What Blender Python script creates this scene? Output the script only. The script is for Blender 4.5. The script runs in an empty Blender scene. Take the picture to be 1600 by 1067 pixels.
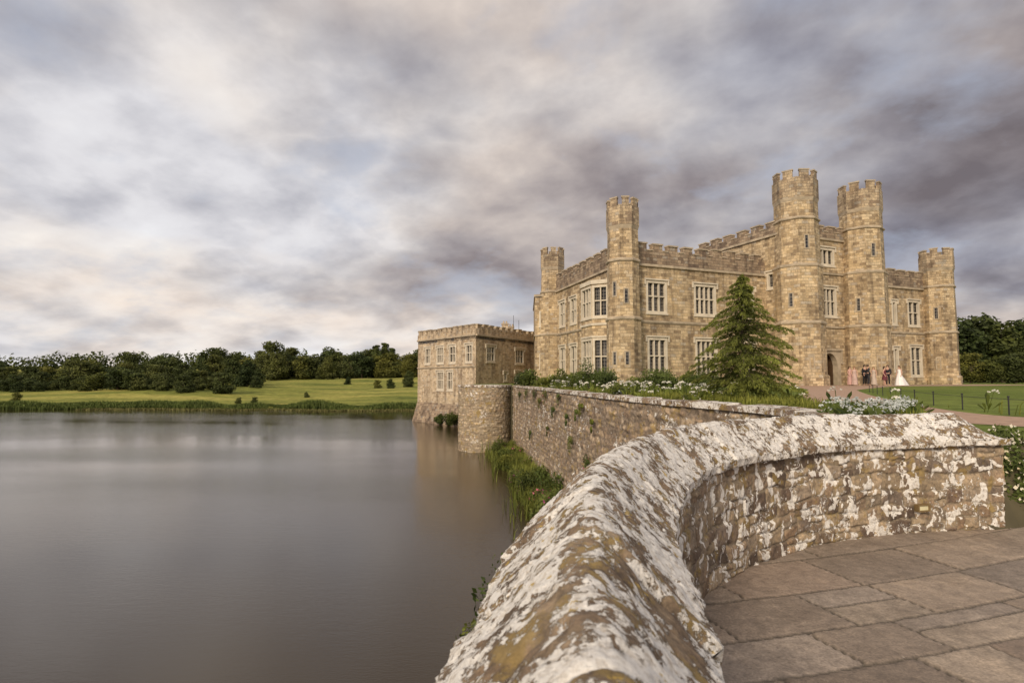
import bpy, bmesh, math, random
import numpy as np
from bisect import bisect_right
from mathutils import Vector, noise, Matrix
R=random.Random(7); NR=np.random.default_rng(7)
scene=bpy.context.scene
COL=scene.collection
CAMZ=1.46; WATER=-4.04; GZ=0.81

# ---------------------------------------------------------------- materials
def newmat(name):
    m=bpy.data.materials.new(name); m.use_nodes=True
    nt=m.node_tree; nt.nodes.clear()
    out=nt.nodes.new('ShaderNodeOutputMaterial'); b=nt.nodes.new('ShaderNodeBsdfPrincipled')
    nt.links.new(b.outputs[0],out.inputs[0])
    return m,nt,b
class N:
    def __init__(s,nt): s.nt=nt
    def new(s,t,**k):
        n=s.nt.nodes.new(t)
        for a,v in k.items(): setattr(n,a,v)
        return n
    def put(s,n,i,v):
        if v is None: return
        if isinstance(v,bpy.types.NodeSocket): s.nt.links.new(v,n.inputs[i])
        else:
            if isinstance(v,(tuple,list)) and len(v)==3 and n.inputs[i].type=='RGBA': v=(*v,1)
            n.inputs[i].default_value=v
    def noise(s,vec,scale,detail=4,rough=.55,dist=0):
        n=s.new('ShaderNodeTexNoise'); s.put(n,'Vector',vec)
        n.inputs['Scale'].default_value=scale; n.inputs['Detail'].default_value=detail
        n.inputs['Roughness'].default_value=rough; n.inputs['Distortion'].default_value=dist
        return n.outputs['Fac']
    def ramp(s,f,stops,interp='LINEAR'):
        n=s.new('ShaderNodeValToRGB'); s.put(n,0,f); n.color_ramp.interpolation=interp
        el=n.color_ramp.elements
        while len(el)<len(stops): el.new(0.5)
        for e,(p,c) in zip(el,stops):
            e.position=p
            e.color=(c,c,c,1) if isinstance(c,(int,float)) else (*c,1)
        return n.outputs[0]
    def mix(s,f,a,b,mode='MIX'):
        n=s.new('ShaderNodeMix',data_type='RGBA',blend_type=mode)
        s.put(n,0,f); s.put(n,6,a); s.put(n,7,b)
        return n.outputs[2]
    def math(s,op,a,b=None,c=None,clamp=False):
        n=s.new('ShaderNodeMath',operation=op); n.use_clamp=clamp
        s.put(n,0,a)
        if b is not None: s.put(n,1,b)
        if c is not None: s.put(n,2,c)
        return n.outputs[0]
    def mapping(s,vec,scale=(1,1,1),rot=(0,0,0),loc=(0,0,0)):
        n=s.new('ShaderNodeMapping'); s.put(n,0,vec)
        n.inputs['Scale'].default_value=scale; n.inputs['Rotation'].default_value=rot; n.inputs['Location'].default_value=loc
        return n.outputs[0]
    def bump(s,h,dist,strength=1.0,normal=None):
        n=s.new('ShaderNodeBump'); s.put(n,'Height',h); n.inputs['Distance'].default_value=dist
        n.inputs['Strength'].default_value=strength
        if normal is not None: s.put(n,'Normal',normal)
        return n.outputs[0]
    def attr(s,name):
        n=s.new('ShaderNodeAttribute'); n.attribute_name=name; return n.outputs['Color']
    def obj(s): return s.new('ShaderNodeTexCoord').outputs['Object']
    def uv(s): return s.new('ShaderNodeTexCoord').outputs['UV']
    def geo(s): return s.new('ShaderNodeNewGeometry').outputs['Position']

def ashlar(name,cols,mortar,dark=0.7,bw=.54,bh=.25):
    m,nt,b=newmat(name); g=N(nt); uv=g.uv(); P=g.geo()
    dn=g.new('ShaderNodeTexNoise'); g.put(dn,'Vector',uv); dn.inputs['Scale'].default_value=1.1; dn.inputs['Detail'].default_value=2
    w=g.new('ShaderNodeVectorMath',operation='MULTIPLY_ADD'); g.put(w,0,dn.outputs['Color']); w.inputs[1].default_value=(.12,.07,0); g.put(w,2,uv)
    br=g.new('ShaderNodeTexBrick'); g.put(br,'Vector',w.outputs[0])
    br.offset=.5; br.squash=.66; br.squash_frequency=3
    br.inputs['Scale'].default_value=1; br.inputs['Brick Width'].default_value=bw; br.inputs['Row Height'].default_value=bh
    br.inputs['Mortar Size'].default_value=.014; br.inputs['Mortar Smooth'].default_value=.3; br.inputs['Bias'].default_value=0
    br.inputs['Color1'].default_value=(0,0,0,1); br.inputs['Color2'].default_value=(1,1,1,1); br.inputs['Mortar'].default_value=(.5,.5,.5,1)
    n1=g.noise(P,.35,6,.62); n2=g.noise(P,1.6,5,.6); n3=g.noise(P,9,4,.6)
    c=g.ramp(br.outputs['Color'],[(.0,cols[0]),(.12,cols[0]),(.16,cols[1]),(.38,cols[1]),(.42,cols[2]),(.70,cols[2]),(.74,cols[3]),(.92,cols[3]),(.95,cols[4])])
    c=g.mix(br.outputs['Fac'],c,mortar)
    c=g.mix(1.0,c,g.ramp(n1,[(.3,(dark,dark*.98,dark*.97)),(.5,(1,1,1)),(.75,(1.12,1.1,1.05))]),'MULTIPLY')
    c=g.mix(1.0,c,g.ramp(n2,[(.3,(.72,.71,.71)),(.5,(1,.99,.98)),(.72,(1.16,1.12,1.02))]),'MULTIPLY')
    c=g.mix(1.0,c,g.ramp(n3,[(.3,.75),(.7,1.18)]),'MULTIPLY')
    st=g.noise(g.mapping(P,(1.6,1.6,.14)),1.0,5,.6)
    c=g.mix(1.0,c,g.ramp(st,[(.34,(.56,.54,.54)),(.50,(1,1,1))]),'MULTIPLY')
    g.put(b,'Base Color',c); b.inputs['Roughness'].default_value=.92
    h=g.math('MULTIPLY_ADD',br.outputs['Fac'],-1.0,g.math('MULTIPLY',n3,.8))
    g.put(b,'Normal',g.bump(h,.03,.7))
    return m
M_WALL=ashlar('castle_stone',[(.32,.235,.145),(.44,.33,.20),(.54,.415,.26),(.62,.49,.32),(.48,.405,.31)],(.36,.285,.19))
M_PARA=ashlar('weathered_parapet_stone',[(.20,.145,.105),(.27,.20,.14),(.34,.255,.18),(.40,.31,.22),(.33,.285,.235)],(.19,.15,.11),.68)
M_HEAD=ashlar('turret_head_stone',[(.28,.205,.14),(.37,.28,.185),(.46,.36,.24),(.53,.42,.285),(.42,.36,.28)],(.28,.225,.165),.68)
M_KEEP=ashlar('keep_stone',[(.40,.30,.20),(.50,.39,.265),(.57,.455,.32),(.63,.515,.37),(.52,.44,.345)],(.43,.35,.255),.78,.45,.22)
def plain(name,col,rough=.8,vs=4,lo=.75,hi=1.15,metal=0):
    m,nt,b=newmat(name); g=N(nt); n=g.noise(g.geo(),vs,5,.6)
    g.put(b,'Base Color',g.mix(1.0,col,g.ramp(n,[(.3,lo),(.7,hi)]),'MULTIPLY')); b.inputs['Roughness'].default_value=rough
    b.inputs['Metallic'].default_value=metal
    return m
M_TRIM=plain('dressed_stone_trim',(.66,.58,.46),.9,1.5,.75,1.08)
M_STRING=plain('weathered_string_course',(.46,.375,.27),.9,1.5,.6,1.15)
M_ROOF=plain('lead_roof',(.12,.12,.13),.6)
M_PASSAGE=plain('passage_shade',(.02,.014,.01),.6)  # near-black colour stands in for shade inside the gate passage
M_IRON=plain('black_iron',(.02,.02,.022),.5)
M_BARK=plain('bark',(.07,.05,.035),.95,12)
def glassmat():
    m,nt,b=newmat('leaded_glass'); g=N(nt); P=g.geo(); uv=g.uv()
    n=g.noise(P,.9,2)
    c=g.ramp(n,[(.4,(.014,.014,.017)),(.6,(.055,.05,.045)),(.75,(.18,.16,.14))])
    br=g.new('ShaderNodeTexBrick'); g.put(br,'Vector',uv); br.offset=0; br.inputs['Scale'].default_value=1; br.inputs['Brick Width'].default_value=.22; br.inputs['Row Height'].default_value=.30; br.inputs['Mortar Size'].default_value=.016
    c=g.mix(g.math('MULTIPLY',br.outputs['Fac'],.8),c,(.30,.27,.23))
    g.put(b,'Base Color',c); b.inputs['Roughness'].default_value=.12
    g.put(b,'Normal',g.bump(g.noise(P,5,2),.02,.5))
    return m
M_GLASS=glassmat()

def lichenwall(name,white=.5,ochre=.3,stretch=(1,1,1),fine=1.0,base=None,bumpd=.006,blot=0,cope=False):
    m,nt,b=newmat(name); g=N(nt); P=g.geo()
    if base is None: c=g.attr('stone')
    else: c=g.ramp(g.noise(P,5*fine,6,.65),[(.3,base[0]),(.5,base[1]),(.7,base[2])])
    Pm=g.mapping(P,stretch)
    nf=g.noise(P,38*fine,6,.72); nm=g.noise(P,11*fine,6,.65); nl=g.noise(P,2.1*fine,4,.5)
    c=g.mix(1.0,c,g.ramp(nm,[(.3,(.6,.58,.55)),(.52,(1,1,1)),(.72,(1.35,1.25,1.1))]),'MULTIPLY')
    c=g.mix(1.0,c,g.ramp(nf,[(.3,.5),(.68,1.35)]),'MULTIPLY')
    o=g.noise(g.mapping(P,(1,1,1),(0,0,0),(5.2,1.3,7)),5.5*fine,7,.68)
    om=g.ramp(o,[(.60-ochre*.16,0),(.66-ochre*.16,1)])
    c=g.mix(g.math('MULTIPLY',om,.7),c,g.mix(nf,(.17,.11,.035),(.45,.32,.10)))
    w1=g.noise(Pm,8.5*fine,10,.74,.5); w2=g.noise(Pm,34*fine,6,.75)
    w=g.math('ADD',g.math('MULTIPLY',w1,.60),g.math('ADD',g.math('MULTIPLY',w2,.30),g.math('MULTIPLY',nl,.23)))
    t=.70-white*.20
    wm=g.ramp(w,[(t,0),(t+.012,1)])
    wc=g.mix(g.ramp(nf,[(.33,0),(.52,1)]),(.46,.395,.32),(.82,.785,.73))
    c=g.mix(g.math('MULTIPLY',wm,.95),c,wc)
    if cope:
        ys=g.noise(g.mapping(P,(1,1,1),(0,0,0),(1,4,2)),15,5,.7); ym=g.ramp(ys,[(.635,0),(.655,1)])
        c=g.mix(g.math('MULTIPLY',ym,.85),c,g.mix(nf,(.33,.20,.03),(.62,.44,.11)))
    if blot:
        bl=g.noise(g.mapping(P,(1,1,.8),(0,0,0),(2,9,4)),9.5,3,.55,.6); bm_=g.ramp(g.math('ADD',bl,g.math('MULTIPLY',nf,.10)),[(.705-blot*.1,0),(.72-blot*.1,1)])
        c=g.mix(g.math('MULTIPLY',bm_,.9),c,wc)
    g.put(b,'Base Color',c); b.inputs['Roughness'].default_value=.93
    h=g.math('ADD',g.math('MULTIPLY',wm,.35),g.math('ADD',nm,g.math('MULTIPLY',nf,.6)))
    g.put(b,'Normal',g.bump(h,bumpd,1.0))
    return m
M_COPE=lichenwall('lichen_covered_coping',.78,.50,(1,1,1),1.3,((.10,.068,.044),(.22,.155,.10),(.38,.285,.185)),.012,0,True)
M_PWALL=lichenwall('rubble_parapet',.36,.24,(1,1,1),1.0,None,.010,1.0)
M_RWALL=lichenwall('rubble_retaining',.34,.3,(1,1,1),.45,None,.015)
M_RCAP=lichenwall('retaining_coping',.66,.5,(1,1,1),.6,((.12,.08,.06),(.25,.18,.13),(.36,.27,.19)),.012)

def pavemat():
    m,nt,b=newmat('flagstone'); g=N(nt); P=g.geo()
    c=g.attr('stone')
    n1=g.noise(P,2.3,6,.62); n2=g.noise(P,14,6,.68); n3=g.noise(P,70,3,.6)
    c=g.mix(1.0,c,g.ramp(n1,[(.3,(.74,.73,.72)),(.55,(1,1,1)),(.75,(1.25,1.22,1.17))]),'MULTIPLY')
    c=g.mix(1.0,c,g.ramp(n2,[(.3,.68),(.7,1.24)]),'MULTIPLY'); c=g.mix(1.0,c,g.ramp(n3,[(.3,.75),(.7,1.2)]),'MULTIPLY')
    sp=g.ramp(g.noise(P,24,6,.78),[(.64,0),(.67,1)])
    c=g.mix(g.math('MULTIPLY',sp,.5),c,(.50,.44,.37))
    dk=g.ramp(g.noise(P,1.3,8,.72),[(.52,0),(.68,1)])
    c=g.mix(g.math('MULTIPLY',dk,.45),c,(.10,.078,.055))
    g.put(b,'Base Color',c); g.put(b,'Roughness',g.ramp(n2,[(.3,.55),(.7,.85)]))
    g.put(b,'Normal',g.bump(g.math('ADD',n2,g.math('MULTIPLY',n3,.4)),.010,.9))
    return m
M_PAVE=pavemat()

def grassmat(name,a,bc,d,sc=1.0,st=(1,1,1)):
    m,nt,b=newmat(name); g=N(nt); P=g.geo()
    n1=g.noise(g.mapping(P,st),.06*sc,5,.6); n2=g.noise(P,1.2*sc,6,.65); n3=g.noise(g.mapping(P,(1,.35,1)),14,4,.7)
    c=g.ramp(n1,[(.32,a),(.5,bc),(.68,d)])
    c=g.mix(1.0,c,g.ramp(n2,[(.3,.6),(.7,1.25)]),'MULTIPLY'); c=g.mix(1.0,c,g.ramp(n3,[(.3,.65),(.7,1.3)]),'MULTIPLY')
    g.put(b,'Base Color',c); b.inputs['Roughness'].default_value=1; b.inputs['Specular IOR Level'].default_value=.1
    g.put(b,'Normal',g.bump(n3,.05,.6))
    return m
M_LAWN=grassmat('lawn_grass',(.12,.16,.032),(.165,.205,.045),(.23,.25,.065))
M_FIELD=grassmat('meadow_grass',(.11,.14,.03),(.25,.255,.055),(.42,.37,.10),.6,(1,2.6,1))
M_GRAVEL=plain('gravel_path',(.42,.275,.19),.95,6,.75,1.15)
M_SOIL=plain('bank_soil',(.09,.075,.04),1,3)

def leafmat(name,a,bc,trans=.25):
    m,nt,b=newmat(name); g=N(nt); t=g.attr('tint')
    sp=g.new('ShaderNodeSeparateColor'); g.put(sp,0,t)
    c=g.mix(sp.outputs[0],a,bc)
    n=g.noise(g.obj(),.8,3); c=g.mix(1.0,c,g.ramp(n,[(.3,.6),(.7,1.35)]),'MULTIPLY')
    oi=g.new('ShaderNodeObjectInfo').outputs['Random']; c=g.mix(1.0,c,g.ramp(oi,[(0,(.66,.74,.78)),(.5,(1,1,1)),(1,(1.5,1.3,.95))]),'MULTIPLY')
    g.put(b,'Base Color',c); b.inputs['Roughness'].default_value=.7; b.inputs['Specular IOR Level'].default_value=.25
    tr=g.new('ShaderNodeBsdfTranslucent'); g.put(tr,0,c)
    mx=g.new('ShaderNodeMixShader'); mx.inputs[0].default_value=trans
    nt.links.new(b.outputs[0],mx.inputs[1]); nt.links.new(tr.outputs[0],mx.inputs[2])
    nt.links.new(mx.outputs[0],[n for n in nt.nodes if n.type=='OUTPUT_MATERIAL'][0].inputs[0])
    return m
M_LEAF=leafmat('tree_foliage',(.028,.040,.012),(.10,.125,.034))
M_LEAF2=leafmat('tree_foliage_olive',(.040,.050,.014),(.14,.155,.042))
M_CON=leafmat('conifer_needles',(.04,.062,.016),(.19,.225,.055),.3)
M_SHRUB=leafmat('shrub_leaves',(.045,.065,.014),(.18,.22,.05),.3)
M_SHRUB2=leafmat('shrub_leaves_dark',(.028,.044,.012),(.12,.15,.035),.3)
M_REED=leafmat('reed_blades',(.06,.085,.018),(.22,.25,.06),.3)
M_DRY=leafmat('dry_reed',(.10,.10,.03),(.28,.25,.09),.3)
M_PETAL=leafmat('white_petals',(.62,.62,.56),(.82,.82,.78),.3)
M_PINK=leafmat('pink_petals',(.30,.06,.14),(.5,.16,.3),.3)

def watermat():
    m,nt,b=newmat('lake_water'); g=N(nt); P=g.geo()
    b.inputs['Base Color'].default_value=(.050,.034,.016,1); b.inputs['Roughness'].default_value=.012; b.inputs['IOR'].default_value=1.333
    b.inputs['Specular IOR Level'].default_value=.62
    a=g.noise(g.mapping(P,(1.0,3.2,1),(0,0,.25)),1.5,3,.5,.3); c=g.noise(g.mapping(P,(1,2.6,1),(0,0,-.3)),5.5,3,.6,.4); e=g.noise(g.mapping(P,(1,2.2,1),(0,0,.5)),13,3,.6,.4)
    calm=g.ramp(g.noise(g.mapping(P,(.5,1.6,1)),.04,3,.5),[(.40,.25),(.62,1)])
    h=g.math('MULTIPLY',g.math('ADD',g.math('MULTIPLY',a,.45),g.math('ADD',g.math('MULTIPLY',c,.50),g.math('MULTIPLY',e,.40))),calm)
    g.put(b,'Normal',g.bump(h,.014,1.0))
    return m
M_WATER=watermat()

# ---------------------------------------------------------------- object helpers
def link(name,me,loc=(0,0,0),parent=None,mats=()):
    o=bpy.data.objects.new(name,me)
    if me is not None:
        for m in mats: me.materials.append(m)
    if parent is not None:
        o.parent=parent; o.location=Vector(loc)-Vector(parent['_w']) if '_w' in parent else loc
    else: o.location=loc
    o['_w']=tuple(loc)
    COL.objects.link(o); return o
def empty(name,loc,label,cat,parent=None):
    o=link(name,None,loc,parent); o.empty_display_size=.2
    if label: o['label']=label; o['category']=cat
    return o
def tag(o,label,cat,group=None):
    o['label']=label; o['category']=cat
    if group: o['group']=group
def pymesh(name,V,F,uv=None,smooth=False,mi=None):
    me=bpy.data.meshes.new(name); me.from_pydata(V,[],F); me.update()
    if uv is not None:
        l=me.uv_layers.new(name='UVMap')
        for i,c in enumerate(uv): l.data[i].uv=c
    if smooth: me.polygons.foreach_set('use_smooth',[True]*len(me.polygons))
    if mi is not None: me.polygons.foreach_set('material_index',mi)
    return me
class MB:
    def __init__(s): s.V=[];s.F=[];s.mi=[]
    def face(s,pts,m=0):
        i=len(s.V); s.V+= [tuple(p) for p in pts]; s.F.append(tuple(range(i,i+len(pts)))); s.mi.append(m)
    def hexa(s,p,m=0):
        for f in ((3,2,1,0),(4,5,6,7),(0,1,5,4),(1,2,6,5),(2,3,7,6),(3,0,4,7)): s.face([p[k] for k in f],m)
    def box(s,x0,x1,y0,y1,z0,z1,m=0):
        s.hexa([(x0,y0,z0),(x1,y0,z0),(x1,y1,z0),(x0,y1,z0),(x0,y0,z1),(x1,y0,z1),(x1,y1,z1),(x0,y1,z1)],m)
    def fbox(s,fr,u0,u1,v0,v1,w0,w1,m=0):
        s.hexa([fr(u0,v0,w0),fr(u1,v0,w0),fr(u1,v0,w1),fr(u0,v0,w1),fr(u0,v1,w0),fr(u1,v1,w0),fr(u1,v1,w1),fr(u0,v1,w1)],m)
    def prism(s,poly,z0,z1,m=0,top=True,bot=True,poly2=None):
        q=poly2 or poly; n=len(poly)
        for i in range(n):
            j=(i+1)%n
            s.face([(*poly[i],z0),(*poly[j],z0),(*q[j],z1),(*q[i],z1)],m)
        if top: s.face([(*p,z1) for p in q],m)
        if bot: s.face([(*p,z0) for p in reversed(poly)],m)
    def build(s,name,loc,parent,mats):
        uv=[]
        for f in s.F:
            P=[Vector(s.V[k]) for k in f]
            n=(P[1]-P[0]).cross(P[2]-P[0])
            if n.length<1e-9: n=Vector((0,0,1))
            n.normalize()
            if abs(n.z)>.75: uv+=[(p.x,p.y) for p in P]
            else:
                t=Vector((-n.y,n.x,0)).normalized(); uv+=[(p.dot(t),p.z) for p in P]
        L=Vector(loc)
        V=[tuple(Vector(v)-L) for v in s.V]
        me=pymesh(name,V,s.F,uv,False,s.mi)
        return link(name,me,loc,parent,mats)
def frame(p0,p1,side):
    p0=Vector((*p0,0)); p1=Vector((*p1,0)); t=(p1-p0).normalized(); n=Vector((t.y,-t.x,0))*side
    def fr(u,v,w): return tuple(p0+t*u+n*w+Vector((0,0,v)))
    fr.L=(p1-p0).length
    return fr
def wall(mb,fr,z0,z1,ops,u0=0,u1=None,depth=.4):
    u1=fr.L if u1 is None else u1
    us=sorted({u0,u1,*[o[0] for o in ops],*[o[1] for o in ops]}); vs=sorted({z0,z1,*[o[2] for o in ops],*[o[3] for o in ops]})
    for a,b in zip(us,us[1:]):
        for c,d in zip(vs,vs[1:]):
            mu,mv=(a+b)/2,(c+d)/2
            if any(o[0]<mu<o[1] and o[2]<mv<o[3] for o in ops): continue
            mb.face([fr(a,c,0),fr(b,c,0),fr(b,d,0),fr(a,d,0)])
    for a,b,c,d in ops:
        mb.face([fr(a,c,0),fr(a,d,0),fr(a,d,-depth),fr(a,c,-depth)]); mb.face([fr(b,c,0),fr(b,c,-depth),fr(b,d,-depth),fr(b,d,0)])
        mb.face([fr(a,c,0),fr(a,c,-depth),fr(b,c,-depth),fr(b,c,0)]); mb.face([fr(a,d,0),fr(b,d,0),fr(b,d,-depth),fr(a,d,-depth)])
def window(parent,fr,o,nl=3,rows=2,hood=True,slit=False):
    a,b,c,d=o; mb=MB(); s=.08 if slit else .10
    mb.fbox(fr,a-.10,a+s,c-.1,d+.1,-.2,.035); mb.fbox(fr,b-s,b+.10,c-.1,d+.1,-.2,.035)
    mb.fbox(fr,a+s,b-s,d-s,d+.1,-.2,.033); mb.fbox(fr,a-.16,b+.16,c-.24,c-.101,-.1,.09); mb.fbox(fr,a+s,b-s,c-.1,c+.06,-.2,.033)
    w=(b-a-2*s); h=.052
    for i in range(1,nl):
        u=a+s+w*i/nl; mb.fbox(fr,u-h,u+h,c+.06,d-s,-.22,-.03)
    for j in range(1,rows):
        v=c+(d-c)*(.52 if rows==2 else j/rows); 
        for i in range(nl):
            ua=a+s+w*i/nl+(h if i else 0); ub=a+s+w*(i+1)/nl-(h if i<nl-1 else 0)
            mb.fbox(fr,ua,ub,v-.05,v+.05,-.21,-.04)
    if hood:
        mb.fbox(fr,a-.28,b+.28,d+.14,d+.26,-.05,.14); mb.fbox(fr,a-.28,a-.16,d-.25,d+.139,-.05,.12); mb.fbox(fr,b+.16,b+.28,d-.25,d+.139,-.05,.12)
    loc=fr((a+b)/2,c,0)
    wo=mb.build('window',loc,parent,[M_TRIM])
    gb=MB()
    gb.face([fr(a,c,-.26),fr(b,c,-.26),fr(b,d,-.26),fr(a,d,-.26)])
    gb.build('glass',loc,wo,[M_GLASS])
    return wo
def battlement(mb,fr,u0,u1,z0,zc,zt,period=1.65,frac=.6,th=.45,base_out=.06,m=0,cap=1):
    mb.fbox(fr,u0,u1,z0,zc,-th,base_out,m)
    n=max(1,round((u1-u0)/period)); p=(u1-u0)/n
    for i in range(n):
        a=u0+p*(i+.5)-p*frac/2+R.uniform(-.05,.05); b=a+p*frac+R.uniform(-.05,.05); z=zt+R.uniform(-.05,.04)
        mb.fbox(fr,a,b,zc+.0,z-.12,-th+.003,base_out-.003,m)
        mb.fbox(fr,a-.05,b+.05,z-.12,z,-th-.06,base_out+.07,cap)
        g1=a-.05; g0=a-p*(1-frac)+.05
        if i>0: mb.fbox(fr,g0,g1,zc,zc+.09,-th-.05,base_out+.06,cap)
def ngon(c,r,n=8,rot=None):
    rot=math.pi/n if rot is None else rot
    return [(c[0]+r*math.cos(rot+2*math.pi*i/n),c[1]+r*math.sin(rot+2*math.pi*i/n)) for i in range(n)]
def turret(parent,c,prof,head,n=8,rot=.4):
    mb=MB()
    for (za,ra),(zb,rb) in zip(prof,prof[1:]):
        mb.prism(ngon(c,ra,n,rot),za,zb,0,False,False,ngon(c,rb,n,rot))
    z0,zc,zt,r=head
    P=ngon(c,r,n,rot); Q=ngon(c,r-.3,n,rot); base=ngon(c,prof[-1][1],n,rot)
    mb.prism(base,z0-.3,z0,2,False,False,P)
    mb.prism(P,z0,zc,1,False,False); mb.prism(Q,zc-.7,zc,1,False,False); mb.face([(*q,zc-.7) for q in Q],1)
    mb.prism(base,prof[-1][0],z0-.3,0,False,False)
    for i in range(n):
        j=(i+1)%n; mb.face([(*P[i],zc),(*P[j],zc),(*Q[j],zc),(*Q[i],zc)],1)
        def L(A,B,t): return (A[0]+(B[0]-A[0])*t,A[1]+(B[1]-A[1])*t)
        z=zt+R.uniform(-.06,.05)
        a,b=.22+R.uniform(-.03,.03),.78+R.uniform(-.03,.03)
        def ring(o,i2,t0,t1):
            P2=ngon(c,r+o,n,rot);Q2=ngon(c,r-.3-i2,n,rot)
            return [L(P2[i],P2[j],t0),L(P2[i],P2[j],t1),L(Q2[i],Q2[j],t1),L(Q2[i],Q2[j],t0)]
        mb.prism(ring(-.004,-.004,a,b),zc,z-.12,1); mb.prism(ring(.04,.05,a-.04,b+.04),z-.12,z,2)
    o=mb.build('turret',(c[0],c[1],prof[0][0]),parent,[M_WALL,M_HEAD,M_STRING])
    return o
def tstring(parent,c,r,zs,n=8,rot=.4):
    for z,h in zs:
        mb=MB(); mb.prism(ngon(c,r+.03,n,rot),z-.06,z,0,False,True,ngon(c,r+.11,n,rot)); mb.prism(ngon(c,r+.11,n,rot),z,z+h,0,False,False); mb.prism(ngon(c,r+.11,n,rot),z+h,z+h+.1,0,True,False,ngon(c,r-.02,n,rot))
        mb.build('string_course',(c[0],c[1],z),parent,[M_STRING])
def arrowslit(parent,c,r,ang,z,h=1.1,n=8,rot=.4,w=.26):
    k=round((ang-rot-math.pi/n)/(2*math.pi/n)); a=rot+math.pi/n+k*2*math.pi/n; ap=r*math.cos(math.pi/n)
    nx,ny=math.cos(a),math.sin(a); p=Vector((c[0]+nx*ap,c[1]+ny*ap,0)); t=Vector((-ny,nx,0)); nn=Vector((nx,ny,0))
    fr=lambda u,v,ww: tuple(p+t*u+nn*ww+Vector((0,0,v)))
    mb=MB(); mb.fbox(fr,-w/2-.10,-w/2,z-.1,z+h+.1,-.05,.03); mb.fbox(fr,w/2,w/2+.10,z-.1,z+h+.1,-.05,.03)
    mb.fbox(fr,-w/2,w/2,z+h,z+h+.1,-.05,.029); mb.fbox(fr,-w/2,w/2,z-.1,z,-.05,.029)
    wo=mb.build('window',fr(0,z,0),parent,[M_STRING])
    gb=MB(); gb.face([fr(-w/2,z,.006),fr(w/2,z,.006),fr(w/2,z+h,.006),fr(-w/2,z+h,.006)]); gb.build('glass',fr(0,z,0),wo,[M_GLASS])

# ---------------------------------------------------------------- main castle
A=Vector((9.05,46.0)); D=Vector((.927,.375)).normalized(); NO=Vector((D.y,-D.x))
def AP(t,o=0): p=A+D*t+NO*o; return (p.x,p.y)
Bc=(4.5,62.8)
castle=empty('castle',(*AP(20,0),GZ),'sandstone castle with battlements, octagonal turrets and twin-towered gatehouse','castle')
ZP0,ZPC,ZPT=10.9,12.05,12.7
def facade(fr,z1,ops,u0,u1,kinds,name='wall',strings=((6.05,.16),),plinth=True,mat=M_WALL,para=True,zs=(ZP0,ZPC,ZPT),parent=castle,z0=GZ-.2,pmat=M_PARA,period=1.65):
    mb=MB(); wall(mb,fr,z0,z1,ops,u0,u1); mb.build(name,fr((u0+u1)/2,GZ,0),parent,[mat])
    for o,k in zip(ops,kinds):
        if k: window(parent,fr,o,*k)
    for z,h in strings:
        sb=MB(); sb.fbox(fr,u0,u1,z,z+h,-.05,.13); sb.fbox(fr,u0,u1,z-.08,z-.001,-.05,.07); sb.build('string_course',fr((u0+u1)/2,z,0),parent,[M_STRING])
    if plinth:
        sb=MB(); sb.fbox(fr,u0,u1,z0,GZ+.7,-.05,.16); sb.build('plinth',fr((u0+u1)/2,GZ,0),parent,[M_WALL])
    if para:
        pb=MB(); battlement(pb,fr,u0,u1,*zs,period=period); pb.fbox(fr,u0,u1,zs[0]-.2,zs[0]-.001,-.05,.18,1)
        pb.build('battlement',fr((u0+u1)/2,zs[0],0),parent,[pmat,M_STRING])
UP=(6.95,9.45); LO=(1.75,4.7)
f=frame(AP(0),AP(15.0),1)
def W(c,w,r): return (c-w/2,c+w/2,*r)
ops=[W(3.25,1.9,UP),W(8.3,2.2,UP),W(13.1,1.3,UP),W(3.25,1.8,LO),W(8.35,2.2,LO),W(13.1,1.2,LO)]
facade(f,ZP0,ops,1.1,15.2,[(3,2),(4,2),(2,2),(3,2),(4,2),(2,2)])
fs=frame(AP(0),Bc,-1)
ops=[W(11.1,1.6,UP),W(14.3,1.6,UP),W(11.1,1.6,LO),W(14.3,1.6,LO)]
facade(fs,ZP0,ops,1.1,fs.L-1.1,[(2,2)]*4)
bay=[(2.7,0),(3.75,1.15),(6.2,1.15),(7.25,0)]
for k in range(3):
    pa=fs(bay[k][0],0,bay[k][1])[:2]; pb_=fs(bay[k+1][0],0,bay[k+1][1])[:2]
    fb=frame(pa,pb_,-1); L=fb.L; mg=.14
    ops=[(mg,L-mg,6.8,9.4),(mg,L-mg,1.7,4.8)]
    mb=MB(); wall(mb,fb,GZ-.2,9.75,ops,0,L,.35); mb.build('wall',fb(L/2,GZ,0),castle,[M_WALL])
    for o in ops: window(castle,fb,o,3 if k==1 else 2,2,False)
    sb=MB(); sb.fbox(fb,-.03,L+.03,9.6,9.95,-.1,.12); sb.fbox(fb,-.02,L+.02,6.0,6.2,-.1,.1); sb.fbox(fb,-.02,L+.02,4.95,5.1,-.1,.08); sb.build('string_course',fb(L/2,6,0),castle,[M_TRIM])
rb=MB(); rb.face([fs(u,9.9,w) for u,w in bay]); rb.build('bay_roof',fs(5,9.9,.5),castle,[M_ROOF])
GZP=(14.4,15.0,15.6)
fg=frame(AP(15.2,1.7),AP(26.8,1.7),1)
gx=20.95-15.2
opsg=[(gx-1.3,gx+1.3,GZ-.2,3.95),(gx-1.1,gx+1.1,7.2,9.75),(gx-1.0,gx+1.0,11.95,13.4)]
mb=MB(); wall(mb,fg,GZ-.2,14.4,opsg,0,fg.L); mb.build('wall',fg(gx,GZ,0),castle,[M_WALL])
window(castle,fg,opsg[1],4,2); window(castle,fg,opsg[2],3,1)
for z in (6.05,11.0):
    sb=MB(); sb.fbox(fg,0,fg.L,z,z+.16,-.05,.12); sb.build('string_course',fg(gx,z,0),castle,[M_STRING])
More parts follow.
